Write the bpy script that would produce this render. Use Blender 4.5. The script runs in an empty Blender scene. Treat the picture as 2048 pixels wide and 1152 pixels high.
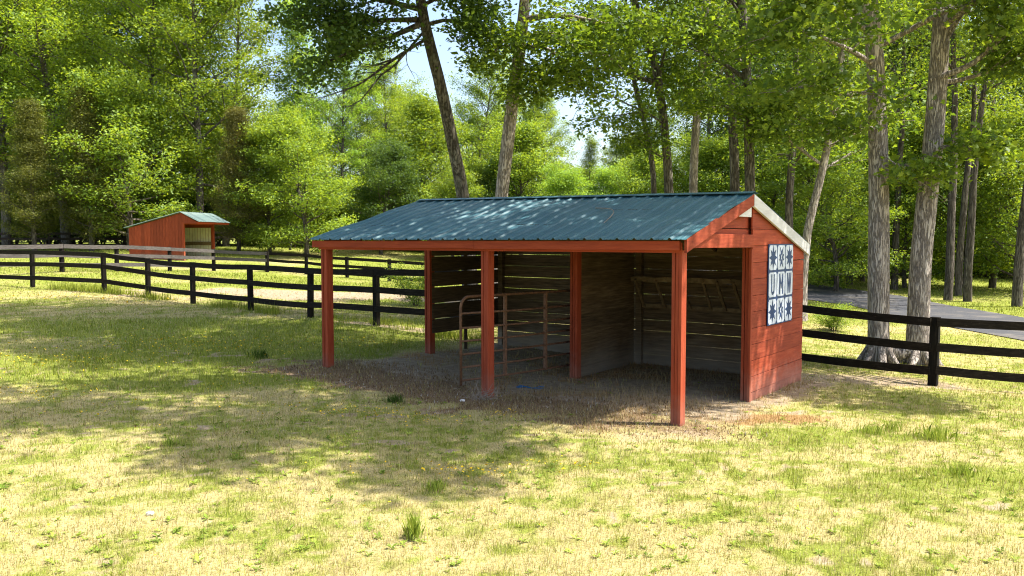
import bpy, math, random
import numpy as np
from mathutils import Vector, Matrix

random.seed(7)
rng = np.random.default_rng(11)
SC = bpy.context.scene
COL = SC.collection

# ------------------------------------------------------------------ camera model
F = 1700.0
CAMZ = 2.18
PITCH = math.atan(96.0 / F)


def ray(px, py):
    xc = (px - 1024) / F
    yc = (576 - py) / F
    return Vector((xc, math.cos(PITCH) + yc * math.sin(PITCH), -math.sin(PITCH) + yc * math.cos(PITCH)))


def P(px, py, Y):
    """world point seen at pixel (px,py) of the 2048x1152 photograph, at distance Y"""
    r = ray(px, py)
    return Vector((0, 0, CAMZ)) + r * (Y / r.y)


def proj(p):
    v = Vector(p) - Vector((0, 0, CAMZ))
    d = v.y * math.cos(PITCH) - v.z * math.sin(PITCH)
    u = v.y * math.sin(PITCH) + v.z * math.cos(PITCH)
    return 1024 + F * v.x / d, 576 - F * u / d


# ------------------------------------------------------------------ small helpers
def tag(o, label=None, cat=None, group=None, kind=None):
    if label: o['label'] = label
    if cat: o['category'] = cat
    if group: o['group'] = group
    if kind: o['kind'] = kind
    return o


def empty(name, loc=(0, 0, 0), rz=0.0, **kw):
    o = bpy.data.objects.new(name, None)
    o.empty_display_size = 0.2
    o.location = loc
    o.rotation_euler = (0, 0, rz)
    COL.objects.link(o)
    tag(o, **kw)
    return o


def link_mesh(name, me, mat=None, parent=None):
    o = bpy.data.objects.new(name, me)
    COL.objects.link(o)
    if mat is not None:
        if isinstance(mat, (list, tuple)):
            for m in mat: me.materials.append(m)
        else:
            me.materials.append(mat)
    if parent is not None:
        o.parent = parent
    return o


def np_mesh(name, verts, faces, nper):
    """fast mesh from a (N,3) array and a (M,nper) index array"""
    me = bpy.data.meshes.new(name)
    verts = np.ascontiguousarray(verts, dtype=np.float32)
    faces = np.ascontiguousarray(faces, dtype=np.int32)
    me.vertices.add(len(verts))
    me.vertices.foreach_set('co', verts.ravel())
    me.loops.add(faces.size)
    me.loops.foreach_set('vertex_index', faces.ravel())
    me.polygons.add(len(faces))
    me.polygons.foreach_set('loop_start', np.arange(0, faces.size, nper, dtype=np.int32))
    me.update(calc_edges=True)
    return me


class MB:
    def __init__(self):
        self.v = []
        self.f = []
        self.mi = []

    def add(self, vs, fs, mi=0):
        b = len(self.v)
        self.v += [tuple(x) for x in vs]
        for f in fs:
            self.f.append(tuple(i + b for i in f))
            self.mi.append(mi)

    def hexa(self, b, t, mi=0):
        """b,t: four bottom and four top points, same winding (counter-clockwise from above)"""
        self.add(list(b) + list(t), [(3, 2, 1, 0), (4, 5, 6, 7), (0, 1, 5, 4), (1, 2, 6, 5), (2, 3, 7, 6), (3, 0, 4, 7)], mi)

    def box(self, x0, x1, y0, y1, z0, z1, mi=0):
        self.hexa([(x0, y0, z0), (x1, y0, z0), (x1, y1, z0), (x0, y1, z0)],
                  [(x0, y0, z1), (x1, y0, z1), (x1, y1, z1), (x0, y1, z1)], mi)

    def beam(self, a, b, w, h, up=(0, 0, 1), mi=0, roll=0.0):
        """box between two points, w across, h along 'up'"""
        a, b = Vector(a), Vector(b)
        d = (b - a).normalized()
        s = d.cross(Vector(up)).normalized()
        u = s.cross(d).normalized()
        s2 = s * math.cos(roll) + u * math.sin(roll)
        u2 = u * math.cos(roll) - s * math.sin(roll)
        s, u = s2 * (w / 2), u2 * (h / 2)
        vs = [a - s - u, a + s - u, a + s + u, a - s + u, b - s - u, b + s - u, b + s + u, b - s + u]
        self.add(vs, [(0, 1, 2, 3), (7, 6, 5, 4), (4, 5, 1, 0), (5, 6, 2, 1), (6, 7, 3, 2), (7, 4, 0, 3)], mi)

    def prism(self, pts, n, th, mi=0):
        """planar polygon pts extruded by th along n"""
        n = Vector(n).normalized() * th
        k = len(pts)
        a = [Vector(p) for p in pts]
        b = [p + n for p in a]
        fs = [tuple(range(k - 1, -1, -1)), tuple(range(k, 2 * k))]
        for i in range(k):
            j = (i + 1) % k
            fs.append((i, j, k + j, k + i))
        self.add(a + b, fs, mi)

    def tube(self, pts, radii, sides=8, cap=True, mi=0, wob=0.0, seed=0):
        vs, fs = tube_arrays(pts, radii, sides, wob, seed)
        k = len(pts)
        if cap:
            fs = fs + [tuple(range(sides - 1, -1, -1)), tuple(range((k - 1) * sides, k * sides))]
        self.add(vs, fs, mi)

    def build(self, name, mat, parent=None, smooth=False, bevel=0.0):
        me = bpy.data.meshes.new(name)
        me.from_pydata(self.v, [], self.f)
        me.update()
        o = link_mesh(name, me, mat, parent)
        if any(self.mi):
            me.polygons.foreach_set('material_index', self.mi)
        import bmesh
        bm = bmesh.new()
        bm.from_mesh(me)
        bmesh.ops.recalc_face_normals(bm, faces=bm.faces)
        bm.to_mesh(me)
        bm.free()
        if smooth:
            me.polygons.foreach_set('use_smooth', [True] * len(me.polygons))
        if bevel:
            md = o.modifiers.new('bevel', 'BEVEL')
            md.width = bevel
            md.segments = 2
            md.limit_method = 'ANGLE'
        return o


def tube_arrays(pts, radii, sides, wob=0.0, seed=0):
    pts = [Vector(p) for p in pts]
    rr = random.Random(seed)
    ph = rr.random() * 6.28
    vs, fs = [], []
    k = len(pts)
    prev = None
    for i, p in enumerate(pts):
        if i == 0: d = pts[1] - pts[0]
        elif i == k - 1: d = pts[-1] - pts[-2]
        else: d = pts[i + 1] - pts[i - 1]
        d.normalize()
        if prev is None:
            s = d.cross(Vector((0.31, 0.9, 0.2)))
            if s.length < 1e-3: s = d.cross(Vector((1, 0, 0)))
        else:
            s = prev - d * prev.dot(d)
        s.normalize()
        prev = s
        t = d.cross(s)
        for j in range(sides):
            a = 2 * math.pi * j / sides
            r = radii[i]
            if wob: r *= 1 + wob * math.sin(3 * a + ph) + wob * .7 * math.sin(5 * a + ph * 2 + i * .4) + wob * rr.uniform(-.6, .6)
            vs.append(p + (s * math.cos(a) + t * math.sin(a)) * r)
    for i in range(k - 1):
        for j in range(sides):
            j2 = (j + 1) % sides
            fs.append((i * sides + j, i * sides + j2, (i + 1) * sides + j2, (i + 1) * sides + j))
    return vs, fs


# ------------------------------------------------------------------ value noise (numpy)
_lat = rng.random((256, 256))


def vnoise(x, y, scale, ox=0.0):
    x = np.asarray(x) / scale + ox + 1000.0
    y = np.asarray(y) / scale + ox * 1.7 + 1000.0
    xi = np.floor(x).astype(int)
    yi = np.floor(y).astype(int)
    fx = x - xi
    fy = y - yi
    fx = fx * fx * (3 - 2 * fx)
    fy = fy * fy * (3 - 2 * fy)
    a = _lat[xi % 256, yi % 256]
    b = _lat[(xi + 1) % 256, yi % 256]
    c = _lat[xi % 256, (yi + 1) % 256]
    d = _lat[(xi + 1) % 256, (yi + 1) % 256]
    return (a * (1 - fx) + b * fx) * (1 - fy) + (c * (1 - fx) + d * fx) * fy


def fbm(x, y, scale, ox=0.0, o=3):
    r = 0; w = 0; amp = 1.0
    for k in range(o):
        r = r + amp * vnoise(x, y, scale / 2 ** k, ox + k * 13.7)
        w += amp
        amp *= .55
    return r / w


def sstep(a, b, x):
    t = np.clip((np.asarray(x) - a) / (b - a), 0, 1)
    return t * t * (3 - 2 * t)


# ------------------------------------------------------------------ terrain
SHED = Vector((1.988, 10.0, 0))
E2 = Vector((.8102, -.5862, 0))      # along the front, to the right
D2 = Vector((.5862, .8102, 0))       # into the shed
SHED_RZ = math.atan2(E2.y, E2.x)

_ctl = []
for (px, py, Y) in [(1362, 850, 10.0), (976, 793, 11.68), (655, 731, 13.6), (861, 708, 15.6), (1152, 758, 13.5), (1497, 803, 11.8),
                    (1597, 755, 13.6), (63, 576, 30.0), (207, 583, 27.2), (294, 596, 26.6), (384, 608, 24.9), (500, 621, 22.9),
                    (619, 635, 21.1), (752, 650, 19.3), (123, 542, 36), (339, 543, 42), (427, 543, 45), (534, 544, 45),
                    (694, 557, 44), (778, 563, 42), (340, 520, 50), (560, 490, 66), (800, 496, 66), (100, 492, 62), (1873, 770, 13.9), (2048, 790, 13.8),
                    (1757, 724, 17), (1840, 727, 17), (1600, 590, 36), (2048, 645, 25), (1900, 606, 33), (1640, 562, 44)]:
    p = P(px, py, Y)
    _ctl.append((p.x, p.y, p.z))
for (x, y, h) in [(0, 0, .02), (-4, 5, .08), (4, 5, -.02), (0, 6, .02), (-7, 9, .2), (7, 8, -.1), (-12, 14, .32), (14, 14, -.3), (-30, 30, .6), (30, 30, -.2),
                  (0, 30, .0), (0, 60, .6), (30, 70, .6), (-60, 80, 2.0), (60, 90, .6), (0, 110, 1.2), (-90, 20, .8), (90, 20, -.2), (0, -40, 0), (0, 400, 1.5), (300, 200, 1), (-300, 200, 2)]:
    _ctl.append((x, y, h))
_ctl = np.array(_ctl)
_n = len(_ctl)
_s = 40.0


def _rad(x, y):
    d = np.sqrt(((x[..., None] - _ctl[:, 0]) / _s) ** 2 + ((y[..., None] - _ctl[:, 1]) / _s) ** 2 + 1e-4)
    return d


_A = np.zeros((_n + 3, _n + 3))
_A[:_n, :_n] = _rad(_ctl[:, 0], _ctl[:, 1]) - np.eye(_n) * .02
_A[:_n, _n:] = np.c_[np.ones(_n), _ctl[:, :2] / _s]
_A[_n:, :_n] = _A[:_n, _n:].T
_w = np.linalg.solve(_A, np.r_[_ctl[:, 2], 0, 0, 0])


def gh(x, y):
    x = np.asarray(x, float); y = np.asarray(y, float)
    sh = x.shape
    x = x.ravel(); y = y.ravel()
    out = np.empty(len(x))
    for i in range(0, len(x), 200000):
        xs, ys = x[i:i + 200000], y[i:i + 200000]
        out[i:i + 200000] = _rad(xs, ys) @ _w[:_n] + _w[_n] + _w[_n + 1] * xs / _s + _w[_n + 2] * ys / _s
    out += (fbm(x, y, 1.6, 3.1, 2) - .5) * .035 * sstep(3, 9, y)
    return out.reshape(sh)


def hz(x, y):
    return float(gh(np.array([x]), np.array([y]))[0])


def G(px, py):
    r = ray(px, py)
    Y = np.geomspace(2.5, 200, 700)
    z = CAMZ + r.z / r.y * Y
    g = gh(r.x / r.y * Y, Y)
    i = np.argmax(z < g)
    if i == 0: i = len(Y) - 1
    a = (z - g)[i - 1]; b = (z - g)[i]
    t = a / (a - b) if a != b else 0
    y = Y[i - 1] + t * (Y[i] - Y[i - 1])
    x = r.x / r.y * y
    return Vector((x, y, hz(x, y)))


def local(x, y):
    dx = np.asarray(x) - SHED.x; dy = np.asarray(y) - SHED.y
    return dx * E2.x + dy * E2.y, dx * D2.x + dy * D2.y


def blob(x, y, px, py, rx, ry, rot=0.0):
    c = G(px, py)
    dx = x - c.x; dy = y - c.y
    u = (dx * math.cos(rot) + dy * math.sin(rot)) / rx
    v = (-dx * math.sin(rot) + dy * math.cos(rot)) / ry
    return np.sqrt(u * u + v * v)


def masks(x, y):
    """dirt, green, litter, brown straw in 0..1 for ground points"""
    lx, ly = local(x, y)
    n1 = fbm(x, y, 1.1, 1.0, 4); n2 = fbm(x, y, .45, 5.0, 3); n3 = fbm(x, y, 3.5, 9.0, 3)
    wob = (n1 - .5) * .9
    n4 = fbm(x, y, .16, 21.0, 2)
    inside = sstep(-6.6, -5.9, lx + wob) * sstep(.75, .1, lx + wob * .6) * sstep(.05, .75, ly + wob * .8) * sstep(5.0, 4.5, ly)
    dirt = inside
    fl = blob(x, y, 640, 590, 6.5, 2.6, -.1)
    dirt = np.maximum(dirt, sstep(1.15, .6, fl + (n1 - .5) * 1.3) * .9)
    fl = blob(x, y, 560, 489, 3.5, 2.5)
    dirt = np.maximum(dirt, sstep(1.1, .6, fl + (n1 - .5)))
    # worn strip along the right hand fence and the gable foot
    fx = sstep(13.2, 13.7, y + wob * .9) * sstep(15.0, 14.2, y + wob * .9) * sstep(3.6, 4.3, x) * sstep(8.2, 7.0, x)
    dirt = np.maximum(dirt, fx * .75)
    ft = sstep(.6, .1, np.abs(lx - .2) + wob * .7) * sstep(1.7, 2.3, ly) * sstep(4.9, 4.4, ly)
    dirt = np.maximum(dirt, ft * .9)
    rp = blob(x, y, 760, 650, 2.2, .45, -.55)
    dirt = np.maximum(dirt, sstep(1.2, .5, rp + (n1 - .5) * 1.4) * .7)
    rp = blob(x, y, 260, 590, 2.6, .5, -.3)
    dirt = np.maximum(dirt, sstep(1.2, .5, rp + (n1 - .5) * 1.4) * .8)
    dirt = np.maximum(dirt, sstep(.60, .68, n4 * .4 + n2 * .4 + n1 * .2) * .6 * (1 - .5 * sstep(14, 20, y)))
    lw = wob * 1.5 + (n2 - .5) * 1.0 + (n4 - .5) * .8
    litter = sstep(-7.4, -6.0, lx + lw) * sstep(.3, -.8, lx + lw) * sstep(-1.5, -.35, ly + lw) * sstep(1.3, .3, ly + lw)
    litter = np.maximum(litter, sstep(-1.6, .0, lx + wob) * sstep(1.1, .3, lx + wob) * sstep(-.8, -.3, ly + wob) * sstep(.6, .1, ly) * .6)
    ba_ = blob(x, y, 1530, 838, 1.15, .42, .42)
    brown = sstep(1.3, .3, ba_ + (n2 - .5) * 1.3 + (n1 - .5) * .8) * .8
    bb_ = blob(x, y, 1300, 872, 1.1, .3, .1)
    dirt = np.maximum(dirt, sstep(1.2, .4, bb_ + (n2 - .5) * 1.8) * .45)
    brown = np.maximum(brown, inside * sstep(.46, .6, n1 * .6 + n2 * .4) * .9)
    dirt = dirt * (1 - .5 * inside * sstep(.46, .6, n1 * .6 + n2 * .4))
    # greener grass
    green = .23 + .6 * sstep(.40, .68, n1 * .25 + n2 * .3 + n3 * .1 + n4 * .35)
    leftg = sstep(-.8, -2.2, x + wob) * sstep(10.2, 12.2, y + wob * 2 - .15 * (x + 4)) * sstep(24, 19, y - .25 * (x + 5))
    green = np.maximum(green, leftg * (.55 + .5 * n2))
    for (px, py, rx, ry, rot, k) in [(1590, 872, 1.5, .5, .1, .95), (1480, 890, .9, .35, 0, .8), (1960, 955, 1.3, .42, .12, 1.), (1820, 985, .9, .3, 0, .8), (1940, 800, 2.2, .8, 0, .75), (1960, 770, 2.6, .8, 0, .75),
                                     (1760, 820, 1.5, .4, 0, .7), (620, 870, .9, .35, 0, .7), (330, 760, 1.6, .7, 0, .6), (880, 860, 1.2, .35, 0, .6), (1700, 640, 3, 2, 0, .8), (1960, 690, 4, 3, 0, .7), (300, 860, .6, .2, 0, .5)]:
        b = blob(x, y, px, py, rx, ry, rot)
        green = np.maximum(green, sstep(1.35, .35, b + (n2 - .5) * 1.5 + (n4 - .5) * 1.1) * k * .75)
    straw_l = sstep(1.2, .6, blob(x, y, 30, 690, 2.2, 1.5) + (n1 - .5))
    green *= 1 - .4 * straw_l
    far = sstep(22, 30, y)
    green = green * (1 - far) + far * np.clip(.62 + 1.4 * (n3 - .42) + .5 * (n1 - .5), .12, .95)
    green *= (1 - dirt) * (1 - litter) * (1 - brown)
    return dirt, np.clip(green, 0, 1), litter, brown * (1 - litter * .6)


# road in the right background: a band between two pixel edges
ROAD_FAR = [(1300, 527), (1500, 549), (1600, 566), (1700, 578), (1800, 592), (1900, 612), (2048, 636), (2300, 690), (2700, 800)]
ROAD_NEAR = [(1300, 556), (1500, 583), (1600, 598), (1700, 612), (1800, 634), (1900, 655), (2048, 682), (2300, 750), (2700, 910)]

# ------------------------------------------------------------------ materials
def newmat(name):
    m = bpy.data.materials.new(name)
    m.use_nodes = True
    nt = m.node_tree
    nt.nodes.clear()
    out = nt.nodes.new('ShaderNodeOutputMaterial')
    return m, nt, out


def nd(nt, typ, **kw):
    n = nt.nodes.new(typ)
    for k, v in kw.items():
        if k in n.inputs:
            n.inputs[k].default_value = v
        else:
            setattr(n, k, v)
    return n


def ramp(nt, fac, stops, interp='LINEAR'):
    r = nt.nodes.new('ShaderNodeValToRGB')
    r.color_ramp.interpolation = interp
    el = r.color_ramp.elements
    while len(el) < len(stops): el.new(.5)
    for e, (p, c) in zip(el, stops):
        e.position = p
        e.color = (*c, 1) if len(c) == 3 else c
    nt.links.new(fac, r.inputs[0])
    return r.outputs[0]


def mix(nt, fac, a, b, blend='MIX'):
    m = nt.nodes.new('ShaderNodeMix')
    m.data_type = 'RGBA'
    m.blend_type = blend
    for sock, v in ((m.inputs[0], fac), (m.inputs[6], a), (m.inputs[7], b)):
        if isinstance(v, (int, float)): sock.default_value = v
        elif isinstance(v, (tuple, list)): sock.default_value = (*v, 1) if len(v) == 3 else v
        else: nt.links.new(v, sock)
    return m.outputs[2]


def mth(nt, op, a, b=None):
    m = nt.nodes.new('ShaderNodeMath')
    m.operation = op
    for i, v in enumerate((a, b)):
        if v is None: continue
        if isinstance(v, (int, float)): m.inputs[i].default_value = v
        else: nt.links.new(v, m.inputs[i])
    return m.outputs[0]


def coords(nt, kind='Object', scale=(1, 1, 1)):
    tc = nt.nodes.new('ShaderNodeTexCoord')
    mp = nt.nodes.new('ShaderNodeMapping')
    mp.inputs['Scale'].default_value = scale
    nt.links.new(tc.outputs[kind], mp.inputs[0])
    return mp.outputs[0]


def noise(nt, vec, scale, detail=4, rough=.55):
    n = nd(nt, 'ShaderNodeTexNoise')
    n.inputs['Scale'].default_value = scale
    n.inputs['Detail'].default_value = detail
    n.inputs['Roughness'].default_value = rough
    nt.links.new(vec, n.inputs['Vector'])
    return n.outputs['Fac']


def principled(nt, out, color, rough=.6, bump=None, bstr=.3, bdist=.01, spec=.3, metal=0.0):
    b = nt.nodes.new('ShaderNodeBsdfPrincipled')
    if isinstance(color, (tuple, list)): b.inputs['Base Color'].default_value = (*color, 1)
    else: nt.links.new(color, b.inputs['Base Color'])
    if isinstance(rough, (int, float)): b.inputs['Roughness'].default_value = rough
    else: nt.links.new(rough, b.inputs['Roughness'])
    b.inputs['Specular IOR Level'].default_value = spec
    b.inputs['Metallic'].default_value = metal
    if bump is not None:
        bn = nd(nt, 'ShaderNodeBump')
        bn.inputs['Strength'].default_value = bstr
        bn.inputs['Distance'].default_value = bdist
        nt.links.new(bump, bn.inputs['Height'])
        nt.links.new(bn.outputs[0], b.inputs['Normal'])
    nt.links.new(b.outputs[0], out.inputs[0])
    return b


def wood_mat(name, c0, c1, c2, grain=(1, 1, 14), rough=.75, chips=None, chipamt=.62, gscale=3.0, stain=None, spec=.25, foot=None):
    """grain: object space scale, small along the grain"""
    m, nt, out = newmat(name)
    v = coords(nt, 'Object', grain)
    n = noise(nt, v, gscale, 6, .6)
    v2 = coords(nt, 'Object')
    big = noise(nt, v2, 1.3, 3)
    c = ramp(nt, n, [(.3, c0), (.52, c1), (.72, c2)])
    c = mix(nt, mth(nt, 'MULTIPLY', big, .55), c, c0)
    isl = nt.nodes.new('ShaderNodeNewGeometry').outputs['Random Per Island']
    c = mix(nt, 1.0, c, ramp(nt, isl, [(0, (.72, .72, .72)), (1, (1.12, 1.1, 1.08))]), 'MULTIPLY')
    if chips:
        k = noise(nt, coords(nt, 'Object', tuple(g * 1.0 for g in grain)), gscale * 4, 5, .7)
        c = mix(nt, ramp(nt, k, [(chipamt, (0, 0, 0)), (chipamt + .05, (1, 1, 1))]), c, chips)
    if stain:
        # dust rubbed onto the lower boards
        sep = nt.nodes.new('ShaderNodeSeparateXYZ')
        nt.links.new(v2, sep.inputs[0])
        hh = mth(nt, 'ADD', sep.outputs[2], mth(nt, 'MULTIPLY', big, .9))
        c = mix(nt, ramp(nt, hh, [(.25, (.85, .85, .85)), (1.0, (0, 0, 0))]), c, stain)
    if foot:
        sep = nt.nodes.new('ShaderNodeSeparateXYZ')
        nt.links.new(v2, sep.inputs[0])
        fine = noise(nt, v2, 9, 5, .7)
        hh = mth(nt, 'ADD', sep.outputs[2], mth(nt, 'MULTIPLY', fine, .7))
        c = mix(nt, ramp(nt, hh, [(.2, (.6, .6, .6)), (.75, (0, 0, 0))]), c, foot)
    # paint worn pale and grimy in broad streaks
    wear = noise(nt, coords(nt, 'Object', tuple(g * .5 + .2 for g in grain)), 1.7, 5, .65)
    c = mix(nt, ramp(nt, wear, [(.35, (.32, .32, .32)), (.6, (0, 0, 0))]), c, mix(nt, 1.0, c, (.5, .45, .45), 'MULTIPLY'))
    principled(nt, out, c, rough, n, .35, .006, spec)
    return m


RED_T = ((.25, .038, .014), (.36, .064, .022), (.44, .095, .04))
M_red = wood_mat('red_paint_boards', *RED_T, foot=(.42, .24, .18), grain=(1, 1, 12), chips=(.33, .24, .2), chipamt=.74)
M_red_v = wood_mat('red_paint_upright', *RED_T, foot=(.3, .17, .12), grain=(12, 12, 1), chips=(.3, .15, .1), chipamt=.72)
M_red_x = wood_mat('red_paint_fascia', (.3, .042, .012), (.41, .064, .016), (.47, .09, .03), grain=(1, 10, 12), chips=(.3, .15, .1), chipamt=.73)
M_white = wood_mat('white_paint_board', (.66, .65, .62), (.8, .79, .77), (.86, .86, .85), grain=(8, 1, 8), chips=(.24, .17, .11), chipamt=.68)
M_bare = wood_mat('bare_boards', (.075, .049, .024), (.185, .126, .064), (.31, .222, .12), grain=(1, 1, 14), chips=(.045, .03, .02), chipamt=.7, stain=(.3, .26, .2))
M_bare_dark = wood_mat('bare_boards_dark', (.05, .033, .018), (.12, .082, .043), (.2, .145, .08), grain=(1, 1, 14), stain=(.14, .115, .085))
M_rackwood = wood_mat('rack_wood', (.12, .08, .04), (.21, .148, .074), (.3, .22, .12), grain=(3, 3, 3))
M_black = wood_mat('black_fence_paint', (.008, .006, .004), (.018, .014, .010), (.042, .034, .025), grain=(2, 2, 12), chips=(.085, .07, .052), chipamt=.63, rough=.85, spec=.12)
M_black_v = wood_mat('black_post_paint', (.006, .005, .004), (.013, .011, .008), (.035, .028, .02), grain=(12, 12, 1), chips=(.07, .055, .04), chipamt=.72, rough=.85, spec=.12)
M_grey = wood_mat('weathered_grey_rail', (.055, .048, .047), (.11, .099, .097), (.165, .152, .148), grain=(2, 2, 14), chips=(.06, .05, .045), chipamt=.68, spec=.12)
M_brown_f = wood_mat('dark_brown_fence', (.02, .015, .011), (.045, .034, .026), (.08, .063, .05), grain=(2, 2, 12), spec=.15)


def metal_roof(name, c, c2, rough=.34):
    m, nt, out = newmat(name)
    v = coords(nt, 'Object', (3, .5, .5))
    n = noise(nt, v, 2.0, 4)
    v2 = coords(nt, 'Object')
    n2 = noise(nt, v2, 9, 5, .65)
    col = ramp(nt, n, [(.3, c), (.7, c2)])
    col = mix(nt, ramp(nt, n2, [(.62, (0, 0, 0)), (.75, (.35, .35, .35))]), col, (.16, .15, .12))
    sx = nt.nodes.new('ShaderNodeSeparateXYZ'); nt.links.new(v2, sx.inputs[0])
    wn = nd(nt, 'ShaderNodeTexWhiteNoise'); wn.noise_dimensions = '1D'
    nt.links.new(mth(nt, 'FLOOR', mth(nt, 'DIVIDE', sx.outputs[0], .923)), wn.inputs['W'])
    col = mix(nt, 1.0, col, ramp(nt, wn.outputs[0], [(0, (.8, .84, .86)), (1, (1.14, 1.1, 1.06))]), 'MULTIPLY')
    streak = noise(nt, coords(nt, 'Object', (9, .5, .5)), 1.5, 5, .6)
    col = mix(nt, ramp(nt, streak, [(.55, (0, 0, 0)), (.75, (.3, .3, .3))]), col, (.13, .14, .12))
    principled(nt, out, col, ramp(nt, n2, [(.3, (rough,) * 3), (.75, (rough + .22,) * 3)]), n, .04, .02, .5)
    return m


M_roof = metal_roof('green_roof_metal', (.034, .104, .13), (.05, .138, .164))
M_roof_far = metal_roof('pale_green_roof_metal', (.12, .175, .155), (.165, .225, .2), .45)


def simple(name, c, rough=.6, spec=.3, nscale=20, amt=.25, bump=.1, metal=0.0):
    m, nt, out = newmat(name)
    n = noise(nt, coords(nt, 'Object'), nscale, 5, .6)
    lo = tuple(x * (1 - amt) for x in c); hi = tuple(min(1, x * (1 + amt)) for x in c)
    principled(nt, out, ramp(nt, n, [(.3, lo), (.7, hi)]), rough, n, bump, .01, spec, metal)
    return m


M_cream = simple('cream_metal_sheet', (.66, .62, .46), .45, .4, 3, .12)
M_signw = simple('sign_white', (.56, .61, .69), .5, .35, 6, .05, .02)
M_signb = simple('sign_navy', (.011, .04, .13), .5, .35, 8, .1, .02)
M_rust = simple('rusty_pipe', (.17, .085, .045), .75, .3, 30, .45, .25)
M_blue = simple('blue_webbing', (.01, .13, .3), .6, .3, 40, .25)
M_stone = simple('pale_stone', (.6, .57, .52), .8, .2, 12, .15, .4)
M_twig = simple('dead_twig', (.26, .21, .16), .85, .1, 30, .35)
M_flower = simple('yellow_petals', (.75, .5, .015), .6, .2, 30, .1)


def bark_mat(name, c0, c1, c2, stretch=.22, sc=9.0, lichen=None):
    m, nt, out = newmat(name)
    v = coords(nt, 'Object', (1, 1, stretch))
    n = noise(nt, v, sc, 8, .65)
    n2 = noise(nt, coords(nt, 'Object', (1, 1, stretch * .6)), sc * 2.6, 5, .6)
    ridge = mth(nt, 'ABSOLUTE', mth(nt, 'SUBTRACT', n2, .5))
    crack = ramp(nt, ridge, [(0, (0, 0, 0)), (.07, (1, 1, 1))])
    c = ramp(nt, n, [(.28, c0), (.5, c1), (.72, c2)])
    c = mix(nt, mth(nt, 'SUBTRACT', 1.0, crack), c, tuple(x * .75 for x in c0))
    if lichen:
        k = noise(nt, coords(nt, 'Object'), 2.2, 5, .6)
        c = mix(nt, ramp(nt, k, [(.55, (0, 0, 0)), (.68, (.6, .6, .6))]), c, lichen)
    h = mth(nt, 'ADD', mth(nt, 'MULTIPLY', n, .6), mth(nt, 'MULTIPLY', crack, .6))
    principled(nt, out, c, .9, h, 1.0, .045, .1)
    return m


M_bark = bark_mat('furrowed_bark', (.29, .242, .212), (.47, .405, .355), (.6, .535, .48))
M_bark_grey = bark_mat('grey_bark', (.09, .078, .062), (.17, .15, .125), (.27, .25, .215), .3, 6, (.26, .26, .2))
M_bark_far = bark_mat('woodland_bark', (.08, .065, .052), (.16, .135, .11), (.27, .235, .195), .2, 6)


def leaf_mat(name, lo, mid, hi, trans=.45, tcol=None, gloss=.03):
    m, nt, out = newmat(name)
    isl = nt.nodes.new('ShaderNodeNewGeometry').outputs['Random Per Island']
    big = noise(nt, coords(nt, 'Object'), .55, 3)
    f = mth(nt, 'ADD', mth(nt, 'MULTIPLY', isl, .62), mth(nt, 'MULTIPLY', mth(nt, 'SUBTRACT', big, .3), .8))
    c = ramp(nt, f, [(.1, lo), (.45, mid), (.9, hi)])
    d = nd(nt, 'ShaderNodeBsdfDiffuse')
    t = nd(nt, 'ShaderNodeBsdfTranslucent')
    g = nd(nt, 'ShaderNodeBsdfGlossy', Roughness=.6)
    nt.links.new(c, d.inputs[0])
    tc = mix(nt, 1.0, c, tcol or (1.9, 1.55, .55), 'MULTIPLY')
    nt.links.new(tc, t.inputs[0])
    a = nd(nt, 'ShaderNodeMixShader'); a.inputs[0].default_value = trans
    nt.links.new(d.outputs[0], a.inputs[1]); nt.links.new(t.outputs[0], a.inputs[2])
    b = nd(nt, 'ShaderNodeMixShader'); b.inputs[0].default_value = gloss
    nt.links.new(a.outputs[0], b.inputs[1]); nt.links.new(g.outputs[0], b.inputs[2])
    nt.links.new(b.outputs[0], out.inputs[0])
    return m


L_near = leaf_mat('near_leaves', (.045, .095, .015), (.1, .18, .024), (.21, .3, .036), .52)
L_dark = leaf_mat('dark_leaves', (.03, .07, .015), (.06, .12, .022), (.11, .185, .03), .45)
L_lime = leaf_mat('lime_leaves', (.09, .165, .021), (.18, .285, .032), (.31, .42, .06), .46)
L_mid = leaf_mat('mid_leaves', (.08, .15, .018), (.16, .25, .026), (.26, .35, .04), .45)
L_fresh = leaf_mat('fresh_leaves', (.1, .21, .03), (.19, .33, .045), (.3, .45, .07), .47)
L_cedar = leaf_mat('cedar_sprays', (.05, .068, .012), (.11, .125, .02), (.2, .2, .034), .3, (1.4, 1.3, .6), .02)
L_bronze = leaf_mat('bronze_cedar_sprays', (.06, .062, .016), (.13, .13, .028), (.22, .205, .045), .3, (1.4, 1.2, .6), .02)
L_brown = leaf_mat('withered_leaves', (.16, .07, .03), (.24, .12, .05), (.32, .18, .08), .3, (1.2, 1, .8))

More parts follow.
